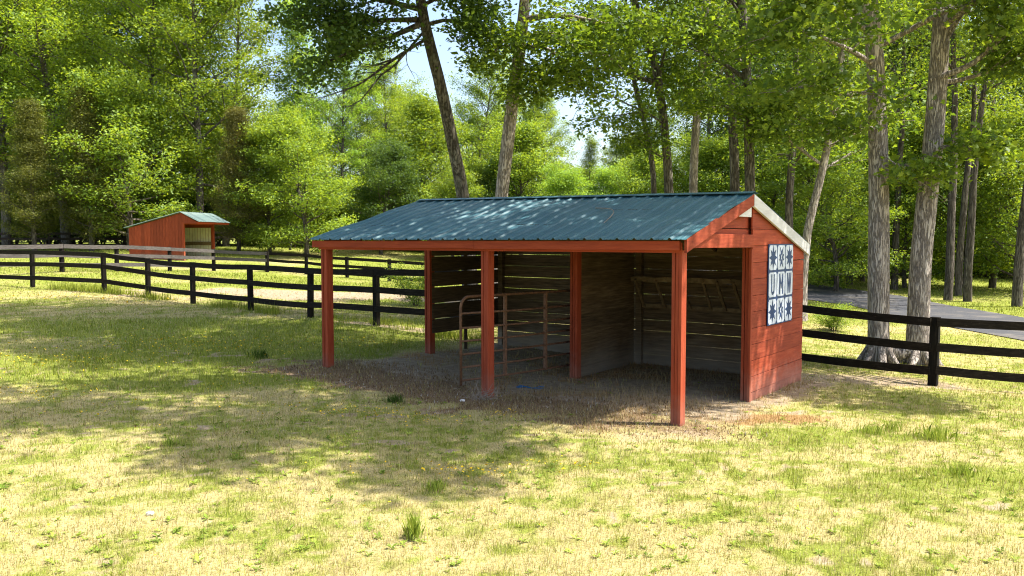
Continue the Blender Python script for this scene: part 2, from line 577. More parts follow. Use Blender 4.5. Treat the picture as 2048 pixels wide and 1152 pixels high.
# ground
def ground_mat():
    m, nt, out = newmat('pasture_ground')
    at = nd(nt, 'ShaderNodeAttribute', attribute_name='cover')
    sep = nt.nodes.new('ShaderNodeSeparateColor')
    nt.links.new(at.outputs['Color'], sep.inputs[0])
    br = nd(nt, 'ShaderNodeAttribute', attribute_name='brown')
    v = coords(nt, 'Object')
    n1 = noise(nt, v, 7, 8, .7)
    n2 = noise(nt, v, 42, 6, .7)
    n3 = noise(nt, v, 1.1, 4)
    straw = ramp(nt, n2, [(.28, (.2, .155, .07)), (.5, (.37, .3, .135)), (.72, (.5, .43, .24))])
    straw = mix(nt, mth(nt, 'MULTIPLY', n1, .4), straw, (.4, .35, .12))
    grn = ramp(nt, n2, [(.28, (.08, .105, .016)), (.5, (.19, .22, .035)), (.75, (.32, .325, .075))])
    soil = ramp(nt, n1, [(.25, (.16, .112, .066)), (.5, (.29, .222, .145)), (.75, (.42, .345, .24))])
    soil = mix(nt, ramp(nt, n2, [(.6, (0, 0, 0)), (.72, (.5, .5, .5))]), soil, (.2, .14, .085))
    lit = ramp(nt, n2, [(.3, (.075, .047, .025)), (.5, (.18, .12, .066)), (.7, (.32, .235, .145))])
    brn = ramp(nt, n2, [(.3, (.15, .085, .033)), (.5, (.29, .175, .072)), (.7, (.42, .29, .14))])

    def edge(x, amt=.5):
        return ramp(nt, mth(nt, 'ADD', x, mth(nt, 'MULTIPLY', mth(nt, 'SUBTRACT', n1, .5), amt)), [(.3, (0, 0, 0)), (.62, (1, 1, 1))])
    c = mix(nt, edge(sep.outputs[1], .8), straw, grn)
    c = mix(nt, edge(br.outputs['Fac'], .7), c, brn)
    c = mix(nt, edge(sep.outputs[2], .7), c, lit)
    c = mix(nt, edge(sep.outputs[0], .7), c, soil)
    h = mth(nt, 'ADD', mth(nt, 'MULTIPLY', n1, 1.0), mth(nt, 'MULTIPLY', n2, .6))
    principled(nt, out, c, .95, h, .8, .03, .08)
    return m


def road_mat():
    m, nt, out = newmat('worn_tarmac')
    v = coords(nt, 'Object')
    n = noise(nt, v, .9, 5, .6)
    n2 = noise(nt, v, 45, 4, .7)
    c = ramp(nt, n2, [(.3, (.04, .041, .046)), (.6, (.072, .072, .077)), (.8, (.15, .143, .138))])
    c = mix(nt, ramp(nt, n, [(.5, (0, 0, 0)), (.72, (.7, .7, .7))]), c, (.17, .148, .122))
    principled(nt, out, c, .9, n2, .5, .01, .2)
    return m


def blade_mat(name):
    m, nt, out = newmat(name)
    at = nd(nt, 'ShaderNodeAttribute', attribute_name='tint')
    d = nd(nt, 'ShaderNodeBsdfDiffuse')
    t = nd(nt, 'ShaderNodeBsdfTranslucent')
    nt.links.new(at.outputs['Color'], d.inputs[0])
    nt.links.new(mix(nt, 1.0, at.outputs['Color'], (1.15, 1.1, .7), 'MULTIPLY'), t.inputs[0])
    a = nd(nt, 'ShaderNodeMixShader'); a.inputs[0].default_value = .3
    nt.links.new(d.outputs[0], a.inputs[1]); nt.links.new(t.outputs[0], a.inputs[2])
    nt.links.new(a.outputs[0], out.inputs[0])
    return m


M_ground = ground_mat()
M_road = road_mat()
M_blade = blade_mat('grass_blades')

# ------------------------------------------------------------------ ground sheet
def axis(lo, fine0, fine1, hi, step, grow=1.12):
    a = list(np.arange(fine0, fine1, step))
    s = step; v = fine1
    while v < hi:
        a.append(v); s *= grow; v += s
    a.append(hi)
    s = step; v = fine0 - step; b = []
    while v > lo:
        b.append(v); s *= grow; v -= s
    b.append(lo)
    return np.array(b[::-1] + a)


gx = axis(-700, -11, 11, 700, .09)
gy = axis(-300, 4.5, 21, 900, .08)
GX, GY = np.meshgrid(gx, gy)
GZ = gh(GX, GY)
NY, NX = GX.shape
idx = np.arange(NX * NY).reshape(NY, NX)
fc = np.stack([idx[:-1, :-1], idx[:-1, 1:], idx[1:, 1:], idx[1:, :-1]], -1).reshape(-1, 4)
me = np_mesh('ground', np.stack([GX, GY, GZ], -1).reshape(-1, 3), fc, 4)
dm, gm, lm, bm_ = masks(GX.ravel(), GY.ravel())
ca = me.attributes.new('cover', 'FLOAT_COLOR', 'POINT')
ca.data.foreach_set('color', np.stack([dm, gm, lm, np.ones_like(dm)], -1).astype(np.float32).ravel())
ba = me.attributes.new('brown', 'FLOAT', 'POINT')
ba.data.foreach_set('value', bm_.astype(np.float32))
me.polygons.foreach_set('use_smooth', np.ones(len(me.polygons), dtype=bool))
ground = link_mesh('ground', me, M_ground)
tag(ground, kind='structure')


def resample(pts, n):
    xs = [p[0] for p in pts]; ys = [p[1] for p in pts]
    t = np.linspace(xs[0], xs[-1], n)
    return list(zip(t, np.interp(t, xs, ys)))


ra = [G(*p) for p in resample(ROAD_FAR, 60)]
rb = [G(*p) for p in resample(ROAD_NEAR, 60)]
vs = []
K = 10
for a, b in zip(ra, rb):
    for k in range(K + 1):
        p = a.lerp(b, k / K)
        vs.append((p.x, p.y, hz(p.x, p.y) + .02))
fs = [(i * (K + 1) + k, (i + 1) * (K + 1) + k, (i + 1) * (K + 1) + k + 1, i * (K + 1) + k + 1) for i in range(59) for k in range(K)]
me = np_mesh('road', np.array(vs), np.array(fs), 4)
tag(link_mesh('road', me, M_road), kind='structure')

# ------------------------------------------------------------------ the run-in shed (local frame: x along the front, y into the shed)
shed = empty('run_in_shed', SHED, SHED_RZ,
             label='large open-fronted red shelter with green ribbed metal roof beside the lawn', cat='shed')
RX0, RX1 = -6.33, .13
YR1, YR0 = 2.03, 2.50            # ridge depth at the right and left end
ZR1, ZR0 = 2.79, 2.885
ZE = 2.175                       # top of the sheets at the front eave
YE = -.13


def lerp(a, b, t): return a + (b - a) * t


def post(x, y, zt, w=.13, seed=0, zb=-.25):
    b = MB()
    r = random.Random(seed)
    # built up from three boards, the middle one a little proud
    for k in range(3):
        x0 = x - w / 2 + k * w / 3 + .003; x1 = x - w / 2 + (k + 1) * w / 3 - .003
        o = (-.009 if k == 1 else 0) + r.uniform(-.003, .003)
        tw = r.uniform(-.006, .006)
        b.hexa([(x0 + tw, y - w / 2 - o, zb), (x1 + tw, y - w / 2 - o, zb), (x1 + tw, y + w / 2 - o, zb), (x0 + tw, y + w / 2 - o, zb)],
               [(x0, y - w / 2 - o, zt), (x1, y - w / 2 - o, zt), (x1, y + w / 2 - o, zt), (x0, y + w / 2 - o, zt)])
    return b.build('post', M_red_v, shed, bevel=.003)


for i, (x, y, zt) in enumerate([(-.02, .0, 2.06), (-2.87, .0, 2.06), (-6.1, .0, 2.045), (0.0, 2.2, 2.07), (-2.87, 2.31, 2.07), (-6.1, 2.46, 2.07)]):
    post(x, y, zt, .135, i)
# rear posts in bare wood
for x, y in [(-5.98, 4.5), (-2.78, 4.34), (-.06, 4.3)]:
    b = MB(); b.box(x - .055, x + .055, y - .05, y + .05, -.2, 2.1)
    b.build('rear_post', M_bare, shed, bevel=.004)
# fascia boards along the front eave
for (x0, x1, dz) in [(-6.31, -3.02, 0), (-3.015, .035, .004)]:
    b = MB()
    b.box(x0, x1, -.125 - dz, -.088, 2.062 - dz, 2.17)
    b.build('fascia', M_red_x, shed, bevel=.003)
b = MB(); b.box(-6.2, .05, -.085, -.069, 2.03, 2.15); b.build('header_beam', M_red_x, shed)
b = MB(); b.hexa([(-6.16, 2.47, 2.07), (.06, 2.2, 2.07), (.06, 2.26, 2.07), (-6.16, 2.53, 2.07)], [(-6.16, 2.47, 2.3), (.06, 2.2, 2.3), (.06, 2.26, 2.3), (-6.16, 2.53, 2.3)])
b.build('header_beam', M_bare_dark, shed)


def roof_z(x, y):
    t = (x - RX0) / (RX1 - RX0)
    yr = lerp(YR0, YR1, t); zr = lerp(ZR0, ZR1, t)
    if y <= yr:
        return lerp(ZE, zr, (y - YE) / (yr - YE))
    return lerp(zr, 2.10 + .03 * (1 - t), (y - yr) / (4.52 - yr))


def roof_sheet(name, front, mat):
    # trapezoidal ribs about 23 cm apart, small stiffening beads between
    prof = []
    x = RX0
    pitch = .2307
    n = int(round((RX1 - RX0) / pitch))
    pitch = (RX1 - RX0) / n
    for i in range(n):
        x = RX0 + i * pitch
        prof += [(x, 0), (x + .016, .021), (x + .034, .021), (x + .056, 0), (x + .105, 0), (x + .112, .004), (x + .122, .004), (x + .129, 0),
                 (x + .16, 0), (x + .167, .004), (x + .177, .004), (x + .184, 0)]
    prof.append((RX1, 0))
    vs, fs = [], []
    m = 12
    for j in range(m + 1):
        for (x, dz) in prof:
            t = (x - RX0) / (RX1 - RX0)
            yr = lerp(YR0, YR1, t)
            ya = YE - .035 if front else 4.55
            y = lerp(ya, yr, j / m)
            sag = .012 * math.sin(x * 2.1 + j) * math.sin(j / m * 3.1)
            vs.append((x, y, roof_z(x, y) + dz + .02 + sag))
    k = len(prof)
    for j in range(m):
        for i in range(k - 1):
            fs.append((j * k + i, j * k + i + 1, (j + 1) * k + i + 1, (j + 1) * k + i))
    b = MB(); b.add(vs, fs)
    o = b.build(name, mat, shed)
    md = o.modifiers.new('thick', 'SOLIDIFY'); md.thickness = .003
    return o


roof_sheet('roof_panel', True, M_roof)
roof_sheet('roof_panel', False, M_roof)
b = MB()
p0 = (RX0, YR0, ZR0 + .05); p1 = (RX1 + .01, YR1, ZR1 + .05)
for s in (-1, 1):
    q0 = (RX0, YR0 + s * .13, ZR0 + .05 - .03); q1 = (RX1 + .01, YR1 + s * .13, ZR1 + .05 - .03)
    b.add([p0, p1, q1, q0], [(0, 1, 2, 3)])
o = b.build('ridge_cap', M_roof, shed)
o.modifiers.new('thick', 'SOLIDIFY').thickness = .003
# rafters and purlins under the sheets
for x in (-6.05, -4.5, -2.85, -1.4, -.1):
    for front in (True, False):
        t = (x - RX0) / (RX1 - RX0); yr = lerp(YR0, YR1, t)
        y0 = -.05 if front else 4.45
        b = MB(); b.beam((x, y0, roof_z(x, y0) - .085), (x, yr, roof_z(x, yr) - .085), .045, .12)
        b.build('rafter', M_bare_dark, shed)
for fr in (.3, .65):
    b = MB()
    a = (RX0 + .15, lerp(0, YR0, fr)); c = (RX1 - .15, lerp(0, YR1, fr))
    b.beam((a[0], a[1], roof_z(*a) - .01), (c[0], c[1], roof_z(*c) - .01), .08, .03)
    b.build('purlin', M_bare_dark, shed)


def plank_wall(name, a, c, zs, mat, th=.028, gap=(.004, .016), seed=1, joints=(), bevel=0.0):
    """horizontal boards between local points a and c; zs are the board boundaries"""
    r = random.Random(seed)
    b = MB()
    a = Vector((a[0], a[1], 0)); c = Vector((c[0], c[1], 0))
    d = (c - a).normalized()
    n = Vector((-d.y, d.x, 0))
    for z0, z1 in zip(zs[:-1], zs[1:]):
        cuts = [0.0] + sorted(j + r.uniform(-.02, .02) for j in joints) + [1.0]
        for s0, s1 in zip(cuts[:-1], cuts[1:]):
            p = a.lerp(c, s0) + d * .003; q = a.lerp(c, s1) - d * .003
            o = r.uniform(-.004, .004)
            g0, g1, g2, g3 = (r.uniform(*gap) / 2 for _ in range(4))
            off = n * o
            t = n * th
            b.hexa([p + off + Vector((0, 0, z0 + g0)), q + off + Vector((0, 0, z0 + g1)), q + off + t + Vector((0, 0, z0 + g1)), p + off + t + Vector((0, 0, z0 + g0))],
                   [p + off + Vector((0, 0, z1 - g2)), q + off + Vector((0, 0, z1 - g3)), q + off + t + Vector((0, 0, z1 - g3)), p + off + t + Vector((0, 0, z1 - g2))])
    return b.build(name, mat, shed, bevel=bevel)


zs = [-.12, .13, .345, .56, .755, .985, 1.215, 1.44, 1.665, 1.895, 2.1]
plank_wall('rear_wall', (-6.1, 4.56), (.03, 4.4), zs, M_bare, gap=(.0, .011), seed=4, joints=(.52,))
plank_wall('partition_wall', (-2.87, 2.4), (-2.87, 4.3), [-.1, .13, .345, .56, .76, .985, 1.215, 1.44, 1.665, 1.895, 2.1], M_bare, gap=(.0, .006), seed=8)
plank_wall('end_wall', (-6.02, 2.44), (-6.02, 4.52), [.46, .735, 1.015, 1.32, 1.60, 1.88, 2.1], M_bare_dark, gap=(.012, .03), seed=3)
b = MB(); b.box(-6.055, -6.02 - .03 + .0, 3.4, 3.5, -.1, 2.08); b.build('rear_post', M_bare_dark, shed)


# right-hand end: boarded wall under the rear half of the gable, boarded triangle over the opening
def gable_boards(name, x, th, zlist, ylo, yhi, mat, seed):
    r = random.Random(seed)
    b = MB()
    for z0, z1 in zip(zlist[:-1], zlist[1:]):
        za, zb = z0 + .0025, z1 - .0025
        o = r.uniform(-.003, .004)
        lean = r.uniform(-.006, .006)
        pts = [(x + o, ylo(za), za), (x + o, yhi(za), za + lean), (x + o, yhi(zb), zb + lean * .8), (x + o, ylo(zb), zb)]
        if pts[1][1] - pts[0][1] < .01: continue
        b.prism(pts, (1, 0, 0), th)
    return b.build(name, mat, shed, bevel=.003)


def rear_y(z):
    return 4.43 if z <= 2.08 else min(4.43, YR1 + (ZR1 - .03 - z) / (ZR1 - .03 - 2.06) * (4.5 - YR1))


def front_y(z):
    return -.1 + (z - 2.14) / (ZR1 - .03 - 2.14) * (YR1 + .1)


gable_boards('gable_wall', .05, .026, [-.16, .06, .28, .505, .73, .955, 1.185, 1.41, 1.64, 1.87, 2.1, 2.33, 2.55, 2.75], lambda z: 2.135, rear_y, M_red, 21)
gable_boards('gable_panel', -.01, .022, [2.2, 2.33, 2.55, 2.75], lambda z: max(0.0, front_y(z)), lambda z: 2.4, M_red, 22)
b = MB(); b.box(.052, .09, 2.075, 2.133, -.2, 2.06); b.build('corner_board', M_red_v, shed, bevel=.003)
b = MB(); b.prism([(.055, -.03, 2.085), (.055, 2.132, 2.078), (.055, 2.132, 2.252), (.055, .52, 2.26)], (1, 0, 0), .04); b.build('tie_beam', M_red, shed, bevel=.003)
# barge boards
zt = lambda y: roof_z(RX1, y) + .012
b = MB(); b.prism([(.097, -.13, 2.03), (.097, 2.03, zt(2.03) - .155), (.097, 2.03, zt(2.03)), (.097, -.13, zt(-.13))], (1, 0, 0), .035)
b.build('barge_board', M_red, shed, bevel=.003)
b = MB(); b.prism([(.1, 2.034, zt(2.034) - .17), (.1, 4.56, zt(4.56) - .17), (.1, 4.56, zt(4.56)), (.1, 2.034, zt(2.034))], (1, 0, 0), .035)
o = b.build('barge_board', M_white, shed, bevel=.003)
o['label'] = 'flaking white barge board on the rear slope'
b = MB(); b.prism([(.079, 1.30, 2.49), (.079, 2.033, 2.49), (.079, 2.033, zt(2.03) - .1), (.079, 1.72, 2.60)], (1, 0, 0), .016)
b.build('soffit_board', M_white, shed, bevel=.002)
b = MB(); b.box(RX0 + .03, RX1 - .02, 4.52, 4.55, 1.98, 2.11); b.build('fascia', M_red_x, shed)

# ------------------------------------------------------------------ quilt sign on the gable wall
def shed_pt(x, y, z):
    return SHED + E2 * x + D2 * y + Vector((0, 0, z))


sign = empty('quilt_sign', shed_pt(.086, 2.73, .945), SHED_RZ, label='blue and white quilt-square sign reading UMW on the red gable wall', cat='sign')
SW, SH = 1.09, 1.175      # local: y across, z up, face towards +x
b = MB(); b.box(0, .014, 0, SW, 0, SH); b.build('backing', M_signb, sign, bevel=.002)
CW, CH = SW / 3, SH / 3
tl, cr = MB(), MB()
for i in range(3):
    for j in range(3):
        y0 = i * CW + .016; y1 = (i + 1) * CW - .016; z0 = j * CH + .017; z1 = (j + 1) * CH - .017
        c = .035
        MB_p = [(.0145, y0 + c, z0), (.0145, y1 - c, z0), (.0145, y1, z0 + c), (.0145, y1, z1 - c), (.0145, y1 - c, z1), (.0145, y0 + c, z1), (.0145, y0, z1 - c), (.0145, y0, z0 + c)]
        tb = MB(); tb.prism(MB_p, (1, 0, 0), .003); tb.build('tile', M_signw, sign)


def sign_shape(name, i, j, polys):
    b = MB()
    for pl in polys:
        b.prism([(.0178, (i + .5 + u * .56) * CW, (j + .5 + v * .54) * CH) for u, v in pl], (1, 0, 0), .003)
    b.build(name, M_signb, sign)


def stroke(a, c, w):
    d = Vector((c[0] - a[0], c[1] - a[1])).normalized(); n = Vector((-d.y, d.x)) * w / 2
    return [(a[0] + n.x, a[1] + n.y), (a[0] - n.x, a[1] - n.y), (c[0] - n.x, c[1] - n.y), (c[0] + n.x, c[1] + n.y)][::-1]


star = []
for k in range(16):
    a = math.pi / 2 + k * math.pi / 8
    r = (.84 if k % 4 == 0 else .76) if k % 2 == 0 else .4
    star.append((r * math.cos(a), r * math.sin(a)))
for j in (0, 2):
    for i in (0, 2):
        sign_shape('star', i, j, [star])
    # bow-tie motif: two opposed triangles and four diamonds round an open centre
    pol = [[(-.34, .72), (0, .42), (.34, .72), (.2, .3), (0, .12), (-.2, .3)][::-1], [(-.34, -.72), (0, -.42), (.34, -.72), (.2, -.3), (0, -.12), (-.2, -.3)],
           [(-.5, .18), (-.24, .26), (-.1, 0), (-.24, -.26), (-.5, -.18), (-.36, 0)][::-1], [(.5, .18), (.24, .26), (.1, 0), (.24, -.26), (.5, -.18), (.36, 0)]]
    sign_shape('motif', 1, j, pol)
W = .17
arc = [(.34 * math.cos(t), -.28 + .42 * math.sin(t)) for t in np.linspace(math.pi, 2 * math.pi, 13)]
inn = [(.17 * math.cos(t), -.28 + .22 * math.sin(t)) for t in np.linspace(2 * math.pi, math.pi, 13)]
sign_shape('letter', 0, 1, [[(-.34, .72)] + arc + [(.34, .72), (.17, .72)] + inn + [(-.17, .72)]])
sign_shape('letter', 1, 1, [[(-.42, -.72), (-.24, -.72), (-.24, .3), (-.06, -.34), (.06, -.34), (.24, .3), (.24, -.72), (.42, -.72), (.42, .72), (.27, .72), (0, -.04), (-.27, .72), (-.42, .72)]])
sign_shape('letter', 2, 1, [[(-.48, .72), (-.29, -.72), (-.12, -.72), (0, .2), (.12, -.72), (.29, -.72), (.48, .72), (.31, .72), (.19, -.22), (.08, .72), (-.08, .72), (-.19, -.22), (-.31, .72)]])

# ------------------------------------------------------------------ hay rack on the rear wall
rack = empty('hay_rack', shed_pt(-1.4, 4.38, 1.0), SHED_RZ, label='slatted wooden hay rack fixed inside the shed on the back wall', cat='hay rack')
b = MB(); 
pts = [(-1.36 + 2.72 * k / 12, -.40 + .012 * math.sin(k * 1.9), .50 + .012 * math.sin(k * 2.6)) for k in range(13)]
for p, q in zip(pts[:-1], pts[1:]): b.beam(p, q, .05, .085)
b.build('top_rail', M_rackwood, rack)
b = MB(); b.beam((-1.36, -.035, .02), (1.36, -.035, .0), .05, .07); b.build('bottom_rail', M_rackwood, rack)
for k, x in enumerate((-1.27, -.88, -.42, -.02, .22, .5, .76, 1.1)):
    b = MB(); b.beam((x, -.435, .50), (x + .015 * (k % 3), -.075, .0), .045, .028); b.build('slat', M_rackwood, rack)
for x in (-1.34, 1.3):
    b = MB(); b.beam((x, -.37, .5), (x, -.01, .5), .04, .06); b.build('bracket', M_rackwood, rack)

# ------------------------------------------------------------------ rusty pipe gate standing open between two posts
ga = P(922, 785, 12.15); gb = P(1143, 722, 13.75)
ga.z = hz(ga.x, ga.y) + .03
gate_d = Vector((gb.x - ga.x, gb.y - ga.y, 0)); GL = gate_d.length; gate_d.normalize()
gate = empty('pipe_gate', ga, math.atan2(gate_d.y, gate_d.x), label='rusty tubular metal gate swung open inside the shed', cat='gate')
R_ = .021
GHT = 1.31
b = MB()
cor = [(0.0, 0, .03), (0, 0, GHT - .16)] + [(.16 - .16 * math.cos(t), 0, GHT - .16 + .16 * math.sin(t)) for t in np.linspace(.2, math.pi / 2, 7)] + [(GL, 0, GHT + .0)]
b.tube(cor, [R_] * len(cor), 10); b.tube([(GL, 0, GHT), (GL, 0, .1)], [R_] * 2, 10)
b.build('frame', M_rust, gate, smooth=True)
for h in (.1, .29, .48, .67, .86, 1.07):
    b = MB(); b.tube([(0.0, 0, h), (GL * .5, .004, h - .012), (GL, 0, h)], [.0165] * 3, 8); b.build('rail', M_rust, gate, smooth=True)
for x in (GL * .37, GL * .74):
    b = MB(); b.box(x - .02, x + .02, -.024, .024, .08, GHT - .002); b.build('upright', M_rust, gate)

# ------------------------------------------------------------------ blue strap on the floor, dry twigs, stone
c = G(1062, 777)
b = MB()
for k in range(2):
    pts = [Vector((-.19 + .38 * t, .03 * math.sin(t * 5 + k * 2) + .018 * k, .012 + .01 * k + .012 * math.sin(t * 7 + k))) for t in np.linspace(0, 1, 12)]
    for p, q in zip(pts[:-1], pts[1:]): b.beam(p, q, .026, .006)
pts = [Vector((-.17 + .05 * math.cos(t), .02 + .045 * math.sin(t), .016)) for t in np.linspace(0, 6.28, 14)]
for p, q in zip(pts[:-1], pts[1:]): b.beam(p, q, .022, .006)
o = b.build('strap', M_blue)
o.location = c; o.rotation_euler = (0, 0, -.15)
tag(o, 'crumpled blue webbing strap lying on the dirt floor', 'strap')

c = G(968, 800)
b = MB(); rr = random.Random(5)
for k in range(46):
    a = rr.uniform(0, 6.28); l = rr.uniform(.12, .34); el = rr.uniform(.1, 1.0)
    p = Vector((rr.gauss(-.04, .09), rr.gauss(0, .05), 0)); d = Vector((math.cos(a) * math.cos(el), math.sin(a) * math.cos(el), math.sin(el)))
    b.tube([p, p + d * l * .5, p + d * l + Vector((0, 0, rr.uniform(-.06, .02)))], [.0035, .003, .0015], 4)
o = b.build('dead_weed', M_twig); o.location = c
tag(o, 'tangle of bleached dry weed stems at the foot of the middle front post', 'weed')


b = MB()
pts = []
for t in np.linspace(0, 1, 9):
    x = -1.95 + .62 * t; y = 1.35 - .1 * t - .75 * t ** 4
    pts.append(shed_pt(x, y, roof_z(x, y) + .05))
b.tube(pts, [.007] * 8 + [.004], 6)
o = b.build('fallen_twig', M_twig)
tag(o, 'bleached curved twig lying on the green metal roof', 'twig')


def stone(loc, s, label, seed):
    import bmesh
    bm = bmesh.new()
    bmesh.ops.create_icosphere(bm, subdivisions=2, radius=1)
    r = random.Random(seed)
    for v in bm.verts: v.co *= r.uniform(.8, 1.12)
    for v in bm.verts: v.co.x *= s; v.co.y *= s * .75; v.co.z *= s * .5
    me = bpy.data.meshes.new('stone'); bm.to_mesh(me); bm.free()
    o = link_mesh('stone', me, M_stone); o.location = loc
    tag(o, label, 'stone')


c = G(300, 1030); stone(c + Vector((0, 0, .012)), .035, 'small white stone in the dry grass at lower left', 1)
c = G(925, 803); stone(c + Vector((0, 0, .012)), .04, 'pale flat stone in the litter by the gate end', 2)

# ------------------------------------------------------------------ fences
def fence(name, label, posts, railtops, mats, base=None, rail_h=.14, rail_t=.03, pw=.11, side=-1, extra=.03, round_=False):
    """posts: (px, Y) per post; railtops: per rail a list of pixel heights of its top edge at every post"""
    rm, pm = mats
    pos = [P(px, 500, Y) for px, Y in posts]
    root = empty(name, (pos[0].x, pos[0].y, hz(pos[0].x, pos[0].y)), 0, label=label, cat='fence')
    o0 = root.location.copy()
    tops = [[P(px, ys[i], Y).z for i, (px, Y) in enumerate(posts)] for ys in railtops]
    for i, p in enumerate(pos):
        g = hz(p.x, p.y) - .25
        z1 = max(t[i] for t in tops) + extra
        d = (pos[min(i + 1, len(pos) - 1)] - pos[max(i - 1, 0)]); d.z = 0
        d.normalize()
        n = Vector((d.y, -d.x, 0))
        b = MB()
        if round_:
            b.tube([Vector((p.x, p.y, g)) - o0, Vector((p.x, p.y, z1)) - o0], [pw / 2 + .012, pw / 2], 9)
        else:
            b.beam(Vector((p.x, p.y, g)) - o0, Vector((p.x + math.sin(i * 2.3) * .02, p.y, z1)) - o0, pw, pw, up=tuple(n))
        b.build('post', pm, root, bevel=0 if round_ else .006)
    rr = random.Random(len(posts) * 7)
    for t in tops:
        for i in range(len(pos) - 1):
            a = Vector((pos[i].x, pos[i].y, t[i] - rail_h / 2)); c = Vector((pos[i + 1].x, pos[i + 1].y, t[i + 1] - rail_h / 2))
            d = c - a; d.normalize()
            n = Vector((d.y, -d.x, 0)).normalized()     # towards the camera when running left to right
            off = n * (pw / 2 + rail_t / 2 + .004)
            a2 = a + off + d * .003; c2 = c + off - d * .003
            b = MB()
            m = 4
            prev = None
            sag = rr.uniform(-.03, .012); dz0 = rr.uniform(-.012, .012)
            for k in range(m):
                q0 = a2.lerp(c2, k / m); q1 = a2.lerp(c2, (k + 1) / m)
                q0.z += dz0 + sag * math.sin(math.pi * k / m); q1.z += dz0 + sag * math.sin(math.pi * (k + 1) / m)
                b.beam(q0 - o0, q1 - o0, rail_t, rail_h)
            b.build('rail', rm, root)
    return root


fence('board_fence', 'black three-board fence running from the far left to the open shelter',
      [(-140, 32.5), (63, 30), (207, 27.2), (294, 26.6), (384, 24.9), (500, 22.9), (619, 21.1), (752, 19.3), (975, 17.4)],
      [[496, 500.5, 505, 516, 524, 529, 536, 538, 541], [520, 524.5, 529, 541, 551, 559.5, 568, 572.5, 584], [545, 551.5, 558, 570.5, 581, 592.5, 604, 611, 625]],
      (M_black, M_black_v), pw=.12, extra=-.005)
fence('paddock_fence', 'weathered grey-topped fence crossing the paddock in front of the small shed',
      [(-30, 33), (123, 36), (233, 39), (339, 42), (427, 45), (534, 45)],
      [[490, 488, 490, 494.8, 499, 503.5], [507, 506, 507.5, 510, 513, 517], [525, 525, 525.5, 527, 528, 531]],
      (M_grey, M_black_v), rail_h=.17, pw=.19, round_=True, side=-1)
fence('field_fence', 'dark rail fence across the field seen left of the shelter opening',
      [(534, 45.6), (612, 45), (694, 44), (778, 42), (862, 40), (950, 38)],
      [[503.5, 507.5, 514.5, 519.5, 525, 530], [517, 522, 529.5, 535, 541, 547], [531, 536.5, 544.5, 550.5, 557, 563]],
      (M_black, M_black_v), rail_h=.15, pw=.14)
fence('woodland_fence', 'old dark fence along the foot of the woods',
      [(-60, 58), (20, 58.5), (100, 59), (180, 59.5), (250, 60), (430, 62), (490, 62.5), (545, 63), (590, 63), (660, 64), (730, 64), (800, 64), (870, 64), (940, 64)],
      [[466, 465, 465, 465, 466, 463, 463, 463, 464, 467, 470, 472, 474, 476], [476, 475, 475, 475, 476, 473, 473, 473, 474, 477, 480, 482, 484, 486]],
      (M_brown_f, M_brown_f), rail_h=.16, pw=.16)
fence('grey_hurdle', 'short weathered grey hurdle standing in the dark woodland fence',
      [(548, 61), (580, 61)], [[463, 464], [472, 473], [481.5, 482.5]], (M_grey, M_grey), rail_h=.15, pw=.16)
fence('corner_fence', 'black three-board fence right of the gable wall beside the twin-trunked tree',
      [(1540, 17.2), (1873, 13.95), (2170, 13.7), (2480, 13.5)],
      [[599, 634, 647, 660], [648, 685.5, 704, 718], [695, 731.5, 754, 770]],
      (M_black, M_black_v), pw=.135, extra=.0)

# ------------------------------------------------------------------ small far shed
fs0 = P(259, 519, 50.5); fs0.z = hz(fs0.x, fs0.y)
GW = P(362, 519, 49.7).x - fs0.x
far = empty('field_shed', fs0, math.radians(-9), label='small red field shed with pale green roof behind the grey paddock fence', cat='shed')
pz = lambda py, Y: P(300, py, Y).z - fs0.z
z_re, z_rd, z_fe = pz(454, 50), pz(424, 50), pz(443, 50)
LEN = 3.6; FO = 1.05
TH = .05
skew = .25
sides = []
for yy, nm in ((0, 'end_wall'), (LEN - TH, 'end_wall')):
    b = MB()
    nb = 17
    for k in range(nb):
        x0 = GW * k / nb; x1 = GW * (k + 1) / nb - .012
        za = lerp(z_re, z_rd, x0 / GW) - .05; zb = lerp(z_re, z_rd, x1 / GW) - .05
        b.hexa([(x0, yy, -.2), (x1, yy, -.2), (x1, yy + TH, -.2), (x0, yy + TH, -.2)], [(x0, yy, za), (x1, yy, zb), (x1, yy + TH, zb), (x0, yy + TH, za)])
    b.prism([(GW - .004, yy + .003, z_fe - .12), (GW + FO * .95, yy + .003, z_fe - .12), (GW + FO * .95, yy + .003, z_fe - .03), (GW - .004, yy + .003, z_rd - .05)], (0, 1, 0), TH - .006)
    b.build(nm, M_red_v, far)
    b = MB()
    if yy:
        for k in range(18):
            x0 = .06 + (GW - .1) * k / 18; x1 = .06 + (GW - .1) * (k + 1) / 18
            b.hexa([(x0, yy - .03, 0), (x1 - .03, yy - .03, 0), (x1 - .03, yy - .005, 0), (x0, yy - .005, 0)], [(x0, yy - .03, z_re), (x1 - .03, yy - .03, z_re), (x1 - .03, yy - .005, z_re), (x0, yy - .005, z_re)])
        b.build('lining', M_cream, far)
        b = MB(); b.box(.06, GW, yy - .09, yy - .035, pz(491, 50), pz(484, 50)); b.build('kick_rail', M_rackwood, far)
b = MB()
for k in range(16):
    y0 = .06 + (LEN - .12) * k / 16; y1 = .06 + (LEN - .12) * (k + 1) / 16
    b.box(.0, .03, y0, y1 - .025, -.1, z_re - .08)
b.build('rear_wall', M_cream, far)
b = MB(); b.box(.035, .08, .06, LEN - .06, pz(491, 50), pz(484, 50)); b.build('kick_rail', M_rackwood, far)
for yy in (.0, LEN - .14):
    b = MB(); b.box(GW - .0, GW + .14, yy + .001, yy + .14, -.2, z_fe - .02); b.build('post', M_red_v, far)
